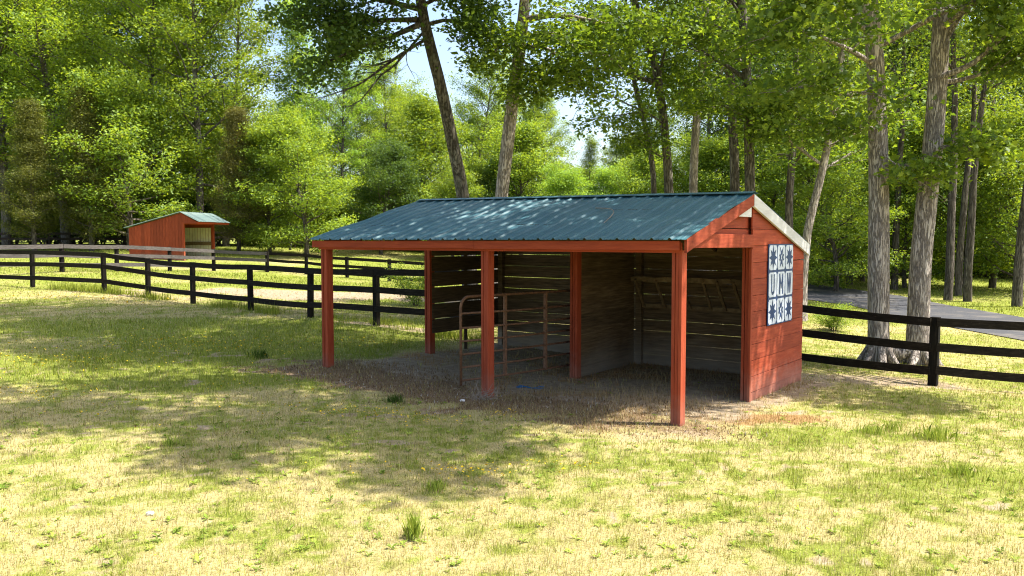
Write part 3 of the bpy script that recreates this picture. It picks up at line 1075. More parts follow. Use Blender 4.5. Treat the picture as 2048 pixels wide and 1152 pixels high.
b = MB(); b.box(GW + FO - .03, GW + FO + .02, -.1, LEN + .12, z_fe - .13, z_fe - .02); b.build('fascia', M_red_x, far)
b = MB(); b.box(GW + .002, GW + .1, .142, LEN - .142, z_fe - .16, z_fe + .02); b.build('header_beam', M_red_x, far)


def far_roof(xa, za, xb, zb):
    b = MB(); n = 20
    for k in range(n):
        y0 = -.12 + (LEN + .26) * k / n; y1 = -.12 + (LEN + .26) * (k + 1) / n
        b.add([(xa, y0, za), (xa, y1, za), (xb, y1, zb), (xb, y0, zb)], [(0, 1, 2, 3)])
        b.add([(xa, y0, za), (xa, y0 + .02, za + .03), (xb, y0 + .02, zb + .03), (xb, y0, zb)], [(0, 1, 2, 3)])
        b.add([(xa, y0 + .02, za + .03), (xa, y0 + .05, za), (xb, y0 + .05, zb), (xb, y0 + .02, zb + .03)], [(0, 1, 2, 3)])
    o = b.build('roof_panel', M_roof_far, far)
    o.modifiers.new('thick', 'SOLIDIFY').thickness = .01


far_roof(-.25, z_re - .05, GW, z_rd)
far_roof(GW, z_rd, GW + FO + .1, z_fe - .01)

# ------------------------------------------------------------------ trees
class Tree:
    def __init__(self, seed):
        self.r = random.Random(seed)
        self.seed = seed
        self.v = []; self.f = []; self.n = 0
        self.anchors = []       # (x,y,z, spread, count weight)

    def tube(self, pts, radii, sides, wob=0.0):
        vs, fs = tube_arrays(pts, radii, sides, wob, self.r.random())
        self.v.append(np.array([tuple(p) for p in vs], dtype=np.float32))
        self.f.append(np.array(fs, dtype=np.int32) + self.n)
        self.n += len(vs)

    def curve(self, p, d, L, seg, up=.0, wander=.2):
        pts = [Vector(p)]
        d = Vector(d).normalized()
        for i in range(seg):
            d = d + Vector((self.r.gauss(0, wander), self.r.gauss(0, wander), self.r.gauss(0, wander * .7) + up))
            d.normalize()
            pts.append(pts[-1] + d * (L / seg))
        return pts

    def limb(self, pts, r0, sub=7, sublen=1.6, start=.25, leaf=True, twigs=4, spread=.3, sides=6, droop=-.04, r1=.2, dens=1.0):
        pts = [Vector(p) for p in pts]
        k = len(pts)
        rad = [lerp(r0, r0 * r1, i / (k - 1)) for i in range(k)]
        self.tube(pts, rad, sides)
        seglen = [(pts[i + 1] - pts[i]).length for i in range(k - 1)]
        tot = sum(seglen)

        def at(s):
            d = s * tot
            for i, l in enumerate(seglen):
                if d <= l or i == k - 2:
                    t = min(1, d / l)
                    return pts[i].lerp(pts[i + 1], t), (pts[i + 1] - pts[i]).normalized(), lerp(rad[i], rad[i + 1], t)
                d -= l
        sg = 1
        for j in range(sub):
            s = start + (1 - start) * (j + self.r.uniform(.1, .9)) / sub
            p, t, rr = at(s)
            side = t.cross(Vector((0, 0, 1)))
            if side.length < .2: side = Vector((self.r.gauss(0, 1), self.r.gauss(0, 1), 0))
            side.normalize()
            sg = -sg
            if abs(t.z) > .75:
                a = self.r.uniform(0, 6.28); side = Vector((math.cos(a), math.sin(a), 0)); sg = 1
            d = t * self.r.uniform(.3, .8) + side * sg * self.r.uniform(.6, 1.1) + Vector((0, 0, self.r.uniform(-.15, .4)))
            L = sublen * self.r.uniform(.6, 1.25) * (1.15 - .5 * s)
            c = self.curve(p, d, L, 4, droop, .16)
            ra = max(.008, rr * .45)
            self.tube(c, [lerp(ra, .005, i / 4) for i in range(5)], 4)
            if leaf:
                for q in range(twigs):
                    f = .3 + .7 * (q + self.r.random()) / twigs
                    i = min(3, int(f * 4)); pt = c[i].lerp(c[i + 1], f * 4 - i)
                    off = Vector((self.r.gauss(0, 1), self.r.gauss(0, 1), self.r.gauss(0, .5))) * spread * .9
                    self.anchors.append((*(pt + off), spread, dens))
            else:
                for q in range(2):
                    tw = self.curve(c[2 + q], (c[3] - c[2]) + Vector((self.r.gauss(0, .5), self.r.gauss(0, .5), self.r.gauss(0, .4))), L * .45, 3, droop, .25)
                    self.tube(tw, [.006, .005, .004, .003], 3)
        if leaf:
            self.anchors.append((*pts[-1], spread, dens))

    def auto(self, trunk, n, f0, lenf, elev, r0, **kw):
        """limbs round a trunk polyline; lenf(f) gives the length, elev(f) the rise angle in degrees"""
        k = len(trunk)
        az = self.r.uniform(0, 6.28)
        for i in range(n):
            f = f0 + (1 - f0) * (i + self.r.random() * .8) / n
            g = f * (k - 1); a = min(k - 2, int(g)); p = trunk[a].lerp(trunk[a + 1], g - a)
            az += 2.4 + self.r.uniform(-.5, .5)
            el = math.radians(elev(f) + self.r.uniform(-12, 12))
            L = lenf(f) * self.r.uniform(.72, 1.18)
            d = Vector((math.cos(az) * math.cos(el), math.sin(az) * math.cos(el), math.sin(el)))
            pts = self.curve(p, d, L, 5, kw.get('up', .03), .13)
            kk = {x: y for x, y in kw.items() if x not in ('up', 'sublen')}
            self.limb(pts, max(.02, r0 * (1 - .75 * f)), sublen=kw.get('sublen', 1.2) * (.45 + .55 * L / max(lenf(.5), .1)), **kk)

    def wood_mesh(self, name):
        return np_mesh(name, np.concatenate(self.v), np.concatenate(self.f), 4)

    def leaf_mesh(self, name, per, size, aspect=.6, flat=.6, tilt=.6, seed=1, fold=.12, lobed=False):
        g = np.random.default_rng(self.seed * 131 + seed)
        A = np.array(self.anchors)
        cnt = np.maximum(1, (per * A[:, 4] * g.uniform(.5, 1.5, len(A))).astype(int))
        C = np.repeat(A[:, :3], cnt, 0)
        S = np.repeat(A[:, 3], cnt)
        N = len(C)
        C = C + g.normal(0, 1, (N, 3)) * S[:, None] * np.array([1, 1, flat])
        nrm = g.normal(0, tilt, (N, 3)); nrm[:, 2] += 1
        nrm /= np.linalg.norm(nrm, axis=1)[:, None]
        a = g.normal(0, 1, (N, 3)); a[:, 2] -= .25
        a -= nrm * (a * nrm).sum(1)[:, None]
        a /= np.linalg.norm(a, axis=1)[:, None]
        b = np.cross(nrm, a)
        L = (size * g.uniform(.65, 1.35, N))[:, None]
        Wd = L * aspect
        f = nrm * L * fold
        if lobed:
            V = np.stack([C - a * L * .5, C + b * Wd * .42 - a * L * .26 + f, C + b * Wd * .2 + f * .5 - a * L * .02, C + b * Wd * .62 + a * L * .12 + f, C + b * Wd * .2 + a * L * .22 + f * .5, C + a * L * .55 - f * .6,
                          C - b * Wd * .2 + a * L * .22 + f * .5, C - b * Wd * .62 + a * L * .12 + f, C - b * Wd * .2 + f * .5 - a * L * .02, C - b * Wd * .42 - a * L * .26 + f], 1)
            k = 10
        else:
            V = np.stack([C - a * L * .5, C + b * Wd * .5 + f, C + a * L * .5, C - b * Wd * .5 + f], 1)
            k = 4
        return np_mesh(name, V.reshape(-1, 3), np.arange(N * k).reshape(N, k), k)


def finish_tree(t, name, loc, label, group, wood, leaf, per, size, parts_origin=None, cat='tree', crown='crown', **kw):
    root = empty(name, loc, 0, label=label, cat=cat, group=group)
    o = link_mesh('trunk', t.wood_mesh('trunk'), wood, root)
    o.data.polygons.foreach_set('use_smooth', np.ones(len(o.data.polygons), dtype=bool))
    if parts_origin is not None: o.location = parts_origin
    if t.anchors:
        c = link_mesh(crown, t.leaf_mesh(crown, per, size, **kw), leaf, root)
        if parts_origin is not None: c.location = parts_origin
    return root


def smooth_line(pts, n):
    pts = [Vector(p) for p in pts]
    t = np.arange(len(pts))
    q = np.linspace(0, len(pts) - 1, n)
    out = []
    for u in q:
        i = min(len(pts) - 2, int(u)); f = u - i
        p0 = pts[max(0, i - 1)]; p1 = pts[i]; p2 = pts[i + 1]; p3 = pts[min(len(pts) - 1, i + 2)]
        out.append(.5 * ((2 * p1) + (p2 - p0) * f + (2 * p0 - 5 * p1 + 4 * p2 - p3) * f * f + (3 * p1 - p0 - 3 * p2 + p3) * f ** 3))
    return out


def near_tree(name, label, spec, seed, wood, leaf, limbs=(), auto=(), group=None, per=26, size=.13, extra=None, flare=1.6, sides=14, wob=.03, **kw):
    """spec: (px, py, Y, width in px) from the ground upwards"""
    t = Tree(seed)
    Y0 = spec[0][2]
    b0 = P(spec[0][0], spec[0][1], Y0); g0 = Vector((b0.x, b0.y, hz(b0.x, b0.y)))
    pts = [P(px, py, Y) for px, py, Y, w in spec]
    rad = [w * Y / F / 2 for px, py, Y, w in spec]
    pts[0] = g0 + Vector((0, 0, -.15))
    n = 26
    tr = smooth_line(pts, n)
    rr = list(np.interp(np.linspace(0, len(pts) - 1, n), range(len(pts)), rad))
    for i in range(n):
        h = tr[i].z - g0.z
        rr[i] *= 1 + (flare - 1) * math.exp(-max(h, 0) / .35)
    tr = [p - g0 for p in tr]
    t.tube(tr, rr, sides, wob)
    for L in limbs:
        lp = smooth_line([P(*q) - g0 for q in L[0]], 9)
        t.limb(lp, L[1], **(L[2] if len(L) > 2 else {}))
    for a in auto:
        t.auto(tr, **a)
    if extra: extra(t, g0)
    return finish_tree(t, name, g0, label, group, wood, leaf, per, size, **kw), t


NEAR = dict(sub=9, sublen=1.6, twigs=6, spread=.26, dens=1.5)
# -- the leaning trunk behind the shelter, its lowest boughs reaching left
near_tree('leaning_tree', 'grey-barked trunk leaning left behind the shelter roof', [(945, 590, 24, 34), (928, 410, 24, 26), (906, 290, 23.6, 24), (882, 175, 23.2, 23), (862, 95, 23, 22), (845, 20, 22.6, 20), (825, -120, 22, 19), (800, -400, 21.5, 15), (790, -700, 21, 10), (785, -900, 21, 5)], 101, M_bark_grey, L_dark,
          limbs=[([(842, -60, 22.3), (800, -190, 19), (740, -330, 16), (700, -420, 14)], .1, dict(NEAR, sub=13, dens=2.2, start=.3)),
                 ([(838, -90, 22.2), (760, -140, 20.5), (640, -220, 18.5), (540, -260, 17)], .1, dict(NEAR, sub=13, dens=2.2, start=.3)),
                 ([(848, 45, 22.8), (790, 70, 22.2), (720, 95, 21.6), (640, 130, 21)], .09, dict(NEAR, sub=10)),
                 ([(848, 40, 22.8), (780, 40, 22.3), (700, 45, 22), (640, 55, 21.7)], .08, dict(NEAR, sub=9, spread=.28)),
                 ([(846, 20, 22.7), (760, 0, 22), (680, -10, 21.5), (600, 40, 21)], .08, dict(NEAR, sub=8)),
                 ([(858, 75, 23), (800, 110, 22.5), (745, 150, 22), (712, 172, 21.8), (640, 196, 21.6)], .05, dict(sub=15, sublen=1.1, leaf=False)),
                 ([(850, 60, 23), (790, 130, 22.3), (762, 150, 21.8), (722, 200, 21.5), (690, 215, 21.4)], .04, dict(sub=12, sublen=.9, leaf=False)),
                 ([(852, 50, 22.8), (900, 40, 22.5), (950, 60, 22), (990, 75, 21.5)], .06, dict(NEAR, sub=6, sublen=1.0, spread=.25)),
                 ([(846, 10, 22.7), (900, -10, 22.3), (960, 10, 22)], .06, dict(NEAR, sub=6, sublen=1.2))],
          auto=[dict(n=22, f0=.6, lenf=lambda f: 6.4 - 3.6 * (f - .56) / .44, elev=lambda f: 10 + 35 * f, r0=.11, sub=9, sublen=1.8, twigs=4, spread=.3)], per=26, size=.135)
near_tree('upright_tree', 'brown ridged trunk leaning right behind the shelter roof, leafy overhead', [(985, 590, 23, 32), (1000, 420, 23, 26), (1013, 300, 22.8, 26), (1026, 190, 22.6, 25), (1038, 110, 22.4, 24), (1050, 0, 22, 22), (1062, -150, 21.6, 20), (1075, -420, 21, 15), (1085, -700, 21, 10), (1090, -900, 21, 5)], 102, M_bark, L_near,
          limbs=[([(1056, -60, 22), (1010, -200, 19), (950, -360, 16), (920, -470, 14)], .1, dict(NEAR, sub=13, dens=2.2, start=.3)),
                 ([(1060, -110, 21.8), (1120, -250, 19), (1180, -420, 16), (1200, -560, 13.5)], .1, dict(NEAR, sub=13, dens=2.2, start=.3)),
                 ([(1042, 80, 22.3), (1090, 70, 21.8), (1150, 95, 21), (1230, 120, 20.5)], .09, dict(NEAR, sub=9)),
                 ([(1040, 95, 22.3), (1100, 100, 22), (1170, 170, 21.5)], .07, dict(NEAR, sub=9, sublen=1.4)),
                 ([(1046, 40, 22.2), (1120, 30, 21.5), (1220, 50, 21), (1310, 60, 20.5)], .09, dict(NEAR, sub=10)),
                 ([(1044, 60, 22.2), (1010, 80, 21.6), (985, 110, 21.2)], .06, dict(NEAR, sub=6, sublen=.9)),
                 ([(1038, 110, 22.4), (1060, 140, 22), (1075, 185, 21.7)], .04, dict(NEAR, sub=6, sublen=.9))],
          auto=[dict(n=22, f0=.57, lenf=lambda f: 6.4 - 3.6 * (f - .52) / .48, elev=lambda f: 8 + 35 * f, r0=.12, sub=9, sublen=1.8, twigs=4, spread=.3)], per=26, size=.135)
# -- trunks seen above the right half of the roof
near_tree('forked_tree', 'slim trunk above the roof whose bough arches left across the sky', [(1345, 580, 28, 22), (1338, 385, 28, 18), (1332, 290, 28, 17), (1322, 200, 28, 17), (1308, 120, 27.8, 16), (1288, 60, 27.6, 15), (1262, -20, 27.4, 14), (1240, -150, 27, 10), (1230, -260, 27, 6)], 103, M_bark_grey, L_near,
          limbs=[([(1318, 165, 28), (1275, 155, 27.5), (1240, 135, 27), (1190, 138, 26.6), (1150, 130, 26.3)], .09, dict(NEAR, sub=9, sublen=1.5, spread=.28, twigs=3)),
                 ([(1240, 135, 27), (1205, 105, 27), (1160, 75, 26.6)], .05, dict(NEAR, sub=6, sublen=1.2)),
                 ([(1180, 138, 26.6), (1172, 165, 26.4), (1150, 190, 26.3), (1162, 222, 26.3)], .03, dict(sub=6, sublen=1.3, leaf=False)),
                 ([(1325, 225, 28), (1355, 190, 27.6), (1400, 160, 27)], .05, dict(NEAR, sub=7, sublen=1.3)),
                 ([(1330, 250, 28), (1290, 225, 27.5), (1240, 230, 27), (1170, 240, 26.7)], .04, dict(NEAR, sub=8, sublen=1.2, spread=.25, twigs=3)),
                 ([(1335, 320, 28), (1300, 300, 27.6), (1270, 270, 27.2)], .04, dict(NEAR, sub=6, sublen=1.2, spread=.28))],
          auto=[dict(n=10, f0=.42, lenf=lambda f: 4.2 - 2.4 * f, elev=lambda f: 10 + 40 * f, r0=.09, sub=7, sublen=1.5, twigs=4, spread=.34)], per=19, size=.14, sides=10)
near_tree('slender_tree', 'thin bent trunk just left of the forked tree over the roof', [(1312, 580, 29, 13), (1308, 385, 29, 11), (1300, 300, 29, 11), (1284, 225, 29, 10), (1268, 160, 28.8, 9), (1256, 80, 28.6, 8), (1250, -40, 28.4, 4)], 104, M_bark_grey, L_near,
          auto=[dict(n=9, f0=.45, lenf=lambda f: 2.8 - 1.3 * f, elev=lambda f: 20, r0=.05, sub=6, sublen=1.1, twigs=4, spread=.3)], per=18, size=.14, sides=8)
near_tree('straight_tree', 'straight mid-brown trunk rising over the middle of the right roof half', [(1385, 580, 30, 20), (1386, 385, 30, 17), (1390, 280, 30, 16), (1398, 180, 29.8, 16), (1408, 90, 29.6, 15), (1413, 0, 29.4, 14), (1420, -160, 29, 10), (1425, -260, 29, 6)], 105, M_bark, L_near,
          limbs=[([(1402, 140, 29.8), (1440, 110, 29), (1480, 90, 28.5)], .06, dict(NEAR, sub=7)),
                 ([(1398, 190, 29.8), (1360, 165, 29.2), (1330, 150, 28.8)], .05, dict(NEAR, sub=7, sublen=1.3))],
          auto=[dict(n=12, f0=.4, lenf=lambda f: 4.4 - 2.4 * f, elev=lambda f: 8 + 40 * f, r0=.09, sub=7, sublen=1.6, twigs=4, spread=.36)], per=19, size=.14, sides=10)
near_tree('tall_tree', 'grey trunk rising directly behind the right ridge end', [(1503, 600, 26, 24), (1500, 385, 26, 20), (1498, 280, 26, 19), (1494, 160, 26, 18), (1488, 60, 25.8, 18), (1480, -20, 25.6, 16), (1470, -170, 25, 12), (1465, -300, 25, 6)], 106, M_bark_grey, L_near,
          limbs=[([(1496, 240, 26), (1455, 215, 25.3), (1410, 200, 24.8)], .06, dict(NEAR, sub=8, sublen=1.4)),
                 ([(1496, 230, 26), (1540, 215, 25.3), (1590, 200, 24.8)], .06, dict(NEAR, sub=8, sublen=1.5)),
                 ([(1492, 130, 26), (1440, 95, 25), (1390, 60, 24.5)], .07, dict(NEAR, sub=8)),
                 ([(1498, 290, 26), (1530, 270, 25.4), (1560, 280, 25)], .04, dict(NEAR, sub=7, sublen=1.2))],
          auto=[dict(n=13, f0=.42, lenf=lambda f: 4.6 - 2.4 * f, elev=lambda f: 5 + 40 * f, r0=.1, sub=8, sublen=1.6, twigs=5, spread=.36)], per=20, size=.14, sides=10)
near_tree('shaded_tree', 'dark shaded trunk just left of the grey trunk at the ridge end', [(1470, 590, 33, 22), (1470, 385, 33, 19), (1468, 290, 33, 18), (1462, 180, 33, 17), (1458, 60, 33, 15), (1455, -60, 33, 8)], 107, M_bark_far, L_dark,
          auto=[dict(n=12, f0=.45, lenf=lambda f: 4.4 - 2 * f, elev=lambda f: 15, r0=.09, sub=7, sublen=1.6, twigs=4, spread=.38)], per=18, size=.16, sides=9)
near_tree('tilted_tree', 'pale trunk tilting right just beyond the white barge board', [(1598, 620, 25, 24), (1610, 500, 25, 17), (1622, 430, 25, 16), (1640, 360, 25, 15), (1655, 290, 25, 14), (1670, 200, 25, 15), (1690, 60, 25, 11), (1700, -60, 25, 6)], 108, M_bark, L_near,
          auto=[dict(n=11, f0=.42, lenf=lambda f: 3.8 - 2 * f, elev=lambda f: 5 + 30 * f, r0=.08, sub=7, sublen=1.5, twigs=5, spread=.34)], per=20, size=.14, sides=10)
near_tree('thin_tree', 'thin grey trunk between the ridge end and the tilted pale trunk', [(1582, 600, 31, 18), (1578, 430, 31, 15), (1582, 340, 31, 14), (1590, 250, 31, 13), (1592, 120, 31, 11), (1590, -40, 31, 6)], 109, M_bark_far, L_near,
          auto=[dict(n=11, f0=.4, lenf=lambda f: 4 - 2 * f, elev=lambda f: 10, r0=.07, sub=7, sublen=1.5, twigs=4, spread=.36)], per=19, size=.15, sides=8)


# -- the twin-trunked tree by the right fence: one thing with two stems
def twin():
    t = Tree(110)
    b0 = P(1800, 726, 17); g0 = Vector((b0.x, b0.y, hz(b0.x, b0.y)))
    stems = [[(1757, 735, 17, 52), (1757, 660, 17, 44), (1757, 520, 17, 43), (1757, 400, 17, 41), (1755, 260, 16.9, 39), (1750, 120, 16.8, 36), (1738, 0, 16.7, 32), (1725, -160, 16.4, 29), (1712, -400, 16.1, 25), (1690, -700, 15.7, 18), (1670, -1000, 15.4, 11), (1660, -1250, 15.2, 5)],
             [(1836, 738, 17, 56), (1836, 660, 17, 46), (1842, 520, 17, 43), (1858, 360, 17, 42), (1868, 260, 17, 40), (1878, 120, 16.9, 37), (1886, 0, 16.8, 33), (1900, -160, 16.6, 30), (1920, -400, 16.4, 26), (1940, -700, 16.2, 18), (1950, -1000, 16, 11), (1955, -1250, 16, 5)]]
    trs = []
    for sp in stems:
        pts = [P(a, b, c) for a, b, c, w in sp]
        pts[0].z = hz(pts[0].x, pts[0].y) - .15
        rad = [w * .92 * c / F / 2 for a, b, c, w in sp]
        n = 34
        tr = [p - g0 for p in smooth_line(pts, n)]
        rr = list(np.interp(np.linspace(0, len(pts) - 1, n), range(len(pts)), rad))
        t.tube(tr, rr, 22, .03)
        trs.append(tr)
    # root flares and the saddle where the stems meet
    for sx, tr in ((1757, trs[0]), (1836, trs[1])):
        c = P(sx, 726, 17) - g0
        for k in range(7):
            a = k * .9 + (.4 if sx > 1800 else 0)
            d = Vector((math.cos(a), math.sin(a), 0))
            t.tube([c + Vector((0, 0, .42)) + d * .12, c + d * .27 + Vector((0, 0, .12)), c + d * .4 + Vector((0, 0, -.03)), c + d * .58 + Vector((0, 0, -.16))], [.07, .09, .06, .02], 9, .08)
    m0 = P(1757, 700, 17) - g0; m1 = P(1838, 700, 17) - g0
    t.tube([m0 + Vector((.1, -.02, .05)), m0.lerp(m1, .5) + Vector((0, 0, -.1)), m1 + Vector((-.1, -.02, .05))], [.17, .14, .17], 12, .06)
    N2 = dict(sub=9, sublen=1.2, twigs=4, spread=.2, dens=1.15, start=.4)
    L = [([(1752, 180, 16.9), (1690, 190, 16.2), (1620, 170, 15.5), (1560, 190, 15)], .05, dict(N2)),
         ([(1750, 130, 16.8), (1680, 90, 16), (1590, 60, 15.2), (1520, 80, 14.6)], .055, dict(N2, sub=11)),
         ([(1745, 70, 16.8), (1670, 20, 16), (1590, 0, 15)], .05, dict(N2)),
         ([(1758, 260, 16.9), (1700, 250, 16.3), (1650, 270, 15.8)], .05, dict(N2, sub=7, sublen=1.1)),
         ([(1862, 160, 16.9), (1940, 130, 16.5), (2000, 80, 16.2), (2060, 40, 15.9)], .07, dict(N2, sub=9)),
         ([(1868, 165, 17), (1920, 160, 16.8), (1985, 140, 16.6), (2060, 110, 16.5)], .06, dict(N2, sub=9, sublen=1.3)),
         ([(1862, 300, 17), (1920, 290, 16.5), (1980, 300, 16.2)], .05, dict(N2, sub=7, sublen=1.1)),
         ([(1880, 60, 16.9), (1940, 10, 16), (2000, -20, 15.5)], .08, dict(N2)),
         ([(1757, 300, 17), (1780, 320, 16.6), (1850, 370, 16.3), (1895, 400, 16.2)], .015, dict(sub=5, sublen=.7, leaf=False)),
         ([(1760, 330, 17), (1810, 330, 16.6), (1850, 345, 16.4)], .03, dict(N2, sub=6, sublen=.8))]
    for pl, r0, kw in L:
        t.limb(smooth_line([P(*q) - g0 for q in pl], 9), r0, **kw)
    for tr in trs:
        t.auto(tr, n=14, f0=.46, lenf=lambda f: 7.0 - 4.6 * (f - .34) / .66, elev=lambda f: 16 + 36 * f, r0=.085, sub=8, sublen=2.0, twigs=4, spread=.3, dens=.8)
    # long boughs reaching over the shelter and the lawn in front of it
    for (h, dx, dy, dz, r0, dn) in [(7.2, -5.5, -4.0, 1.6, .12, .4), (8.0, -7.6, -2.6, 1.8, .13, 2.2), (9.0, -7.0, -6.2, 2.2, .13, 1.1), (8.5, -3.8, -8.2, 2.0, .12, 3.6), (9.0, -1.2, -8.4, 2.0, .11, 4.0), (10.5, -9.0, -1.0, 2.2, .12, 2.5), (11.0, -5.2, -8.8, 2.4, .11, 4.0), (8.0, .5, -5.4, 1.4, .09, 2.2), (7.0, 3.6, -5.4, 1.6, .08, 2.2), (9.0, -1.2, -4.2, 1.6, .09, .6)]:
        k = min(range(len(trs[0])), key=lambda i: abs(trs[0][i].z - h)); p = trs[0][k]
        e = p + Vector((dx, dy, dz))
        t.limb(smooth_line([p, p.lerp(e, .35) + Vector((0, 0, .35)), p.lerp(e, .7) + Vector((.3, -.2, .3)), e], 10), r0, sub=9, sublen=1.5, twigs=5, spread=.31, start=.45, dens=dn * 2.0)
    finish_tree(t, 'twin_trunk_tree', g0, 'large twin-trunked tree standing behind the black fence at right', None, M_bark, L_near, 20, .125, lobed=True, aspect=.9)


twin()

# -- kinds of woodland tree, each built once
def kind_mesh(kind, seed):
    t = Tree(seed)
    if kind == 'tall':
        H = 20.0
        tr = t.curve((0, 0, -.2), (0, 0, 1), H, 14, .04, .035)
        t.tube(tr, [lerp(.26, .03, i / 14) for i in range(15)], 9, .03)
        t.auto(tr, n=52, f0=.16, lenf=lambda f: 4.6 * math.sin(min(1, (f - .02) / .5) * math.pi / 2) * (1.0 - .4 * max(0, (f - .7) / .3)) * (1.25 if int(f * 23) % 3 else .6), elev=lambda f: 2 + 55 * f, r0=.11, sub=7, sublen=1.6, twigs=5, spread=.3, start=.3)
        args = dict(per=21, size=.165)
    elif kind == 'slender':
        H = 16.0
        tr = t.curve((0, 0, -.2), (0, 0, 1), H, 12, .05, .03)
        t.tube(tr, [lerp(.17, .02, i / 12) for i in range(13)], 8, .03)
        t.auto(tr, n=44, f0=.12, lenf=lambda f: 2.5 * (1 - .72 * f) + .25, elev=lambda f: 30 + 30 * f, r0=.06, sub=5, sublen=1.0, twigs=4, spread=.33, start=.25)
        args = dict(per=22, size=.15)
    elif kind == 'round':
        H = 10.0
        tr = t.curve((0, 0, -.2), (0, 0, 1), H * .8, 9, .03, .07)
        t.tube(tr, [lerp(.17, .03, i / 9) for i in range(10)], 8, .03)
        t.auto(tr, n=40, f0=.1, lenf=lambda f: 3.3 * math.sqrt(max(.08, 1 - ((f - .42) / .66) ** 2)), elev=lambda f: -2 + 62 * f, r0=.08, sub=7, sublen=1.3, twigs=5, spread=.27, start=.3)
        args = dict(per=22, size=.145)
    elif kind == 'clear':       # long bare stem, leaves high and thin
        H = 19.0
        tr = t.curve((0, 0, -.2), (0, 0, 1), H, 14, .03, .045)
        t.tube(tr, [lerp(.25, .03, i / 14) for i in range(15)], 9, .03)
        t.auto(tr, n=22, f0=.46, lenf=lambda f: 3.9 - 2.0 * f, elev=lambda f: 0 + 45 * f, r0=.1, sub=7, sublen=1.6, twigs=4, spread=.42)
        args = dict(per=11, size=.18)
    elif kind == 'bushy':
        for k in range(7):
            a = k * .9
            d = Vector((math.cos(a) * .5, math.sin(a) * .5, 1))
            c = t.curve((.1 * math.cos(a), .1 * math.sin(a), -.1), d, 3.4 * t.r.uniform(.7, 1.2), 6, .0, .1)
            t.limb(c, .04, sub=10, sublen=1.1, twigs=4, spread=.28, start=.12)
        args = dict(per=20, size=.14)
    elif kind == 'cedar':
        H = 10.0
        tr = t.curve((0, 0, -.2), (0, 0, 1), H, 10, .05, .02)
        t.tube(tr, [lerp(.17, .02, i / 10) for i in range(11)], 8, .04)
        t.auto(tr, n=80, f0=.1, lenf=lambda f: 2.5 * (1 - f) ** .75 * (1 if f > .2 else .75) + .15, elev=lambda f: 12 + 35 * f, r0=.05, sub=7, sublen=.75, twigs=4, spread=.2, start=.2, droop=-.02)
        args = dict(per=22, size=.15, aspect=.22, tilt=.9, flat=.8)
    w = t.wood_mesh(kind + '_trunk')
    w.polygons.foreach_set('use_smooth', np.ones(len(w.polygons), dtype=bool))
    per = args.pop('per'); size = args.pop('size')
    l = t.leaf_mesh(kind + '_crown', per, size, **args)
    H = {'tall': 20, 'slender': 16, 'round': 10, 'clear': 19, 'bushy': 3.6, 'cedar': 10}[kind]
    return w, l, H


KINDS = {}
for k, seeds in (('tall', (201, 202, 203)), ('slender', (211, 212)), ('round', (221, 222, 223)), ('clear', (231, 232)), ('bushy', (241, 242)), ('cedar', (251, 252))):
    KINDS[k] = [kind_mesh(k, s) for s in seeds]
_cnt = {}


def wood_tree(kind, px, Y, H, leaf, label, group=None, name=None, wide=1.0, bark=None, rz=None, lean=0.0, X=None):
    i = _cnt.get(kind, 0); _cnt[kind] = i + 1
    w, l, h0 = KINDS[kind][i % len(KINDS[kind])]
    x = (px - 1024) / F * Y if X is None else X
    r = random.Random(i * 17 + 3)
    root = empty(name or {'cedar': 'cedar_tree', 'bushy': 'shrub', 'slender': 'poplar_tree'}.get(kind, 'broadleaf_tree'), (x, Y, hz(x, Y)), r.uniform(0, 6.28) if rz is None else rz, label=label, cat='shrub' if kind == 'bushy' else 'tree', group=group)
    s = H / h0
    root.scale = (s * wide, s * wide, s)
    root.rotation_euler = (lean * r.uniform(-1, 1), lean, root.rotation_euler.z)
    for nm, me, m in (('stem' if kind == 'bushy' else 'trunk', w, bark or M_bark_far), ('foliage' if kind == 'bushy' else 'crown', l, leaf)):
        o = bpy.data.objects.new(nm, me)
        COL.objects.link(o)
        if not me.materials: me.materials.append(m)
        o.material_slots[0].link = 'OBJECT'
        o.material_slots[0].material = m
        o.parent = root
    return root


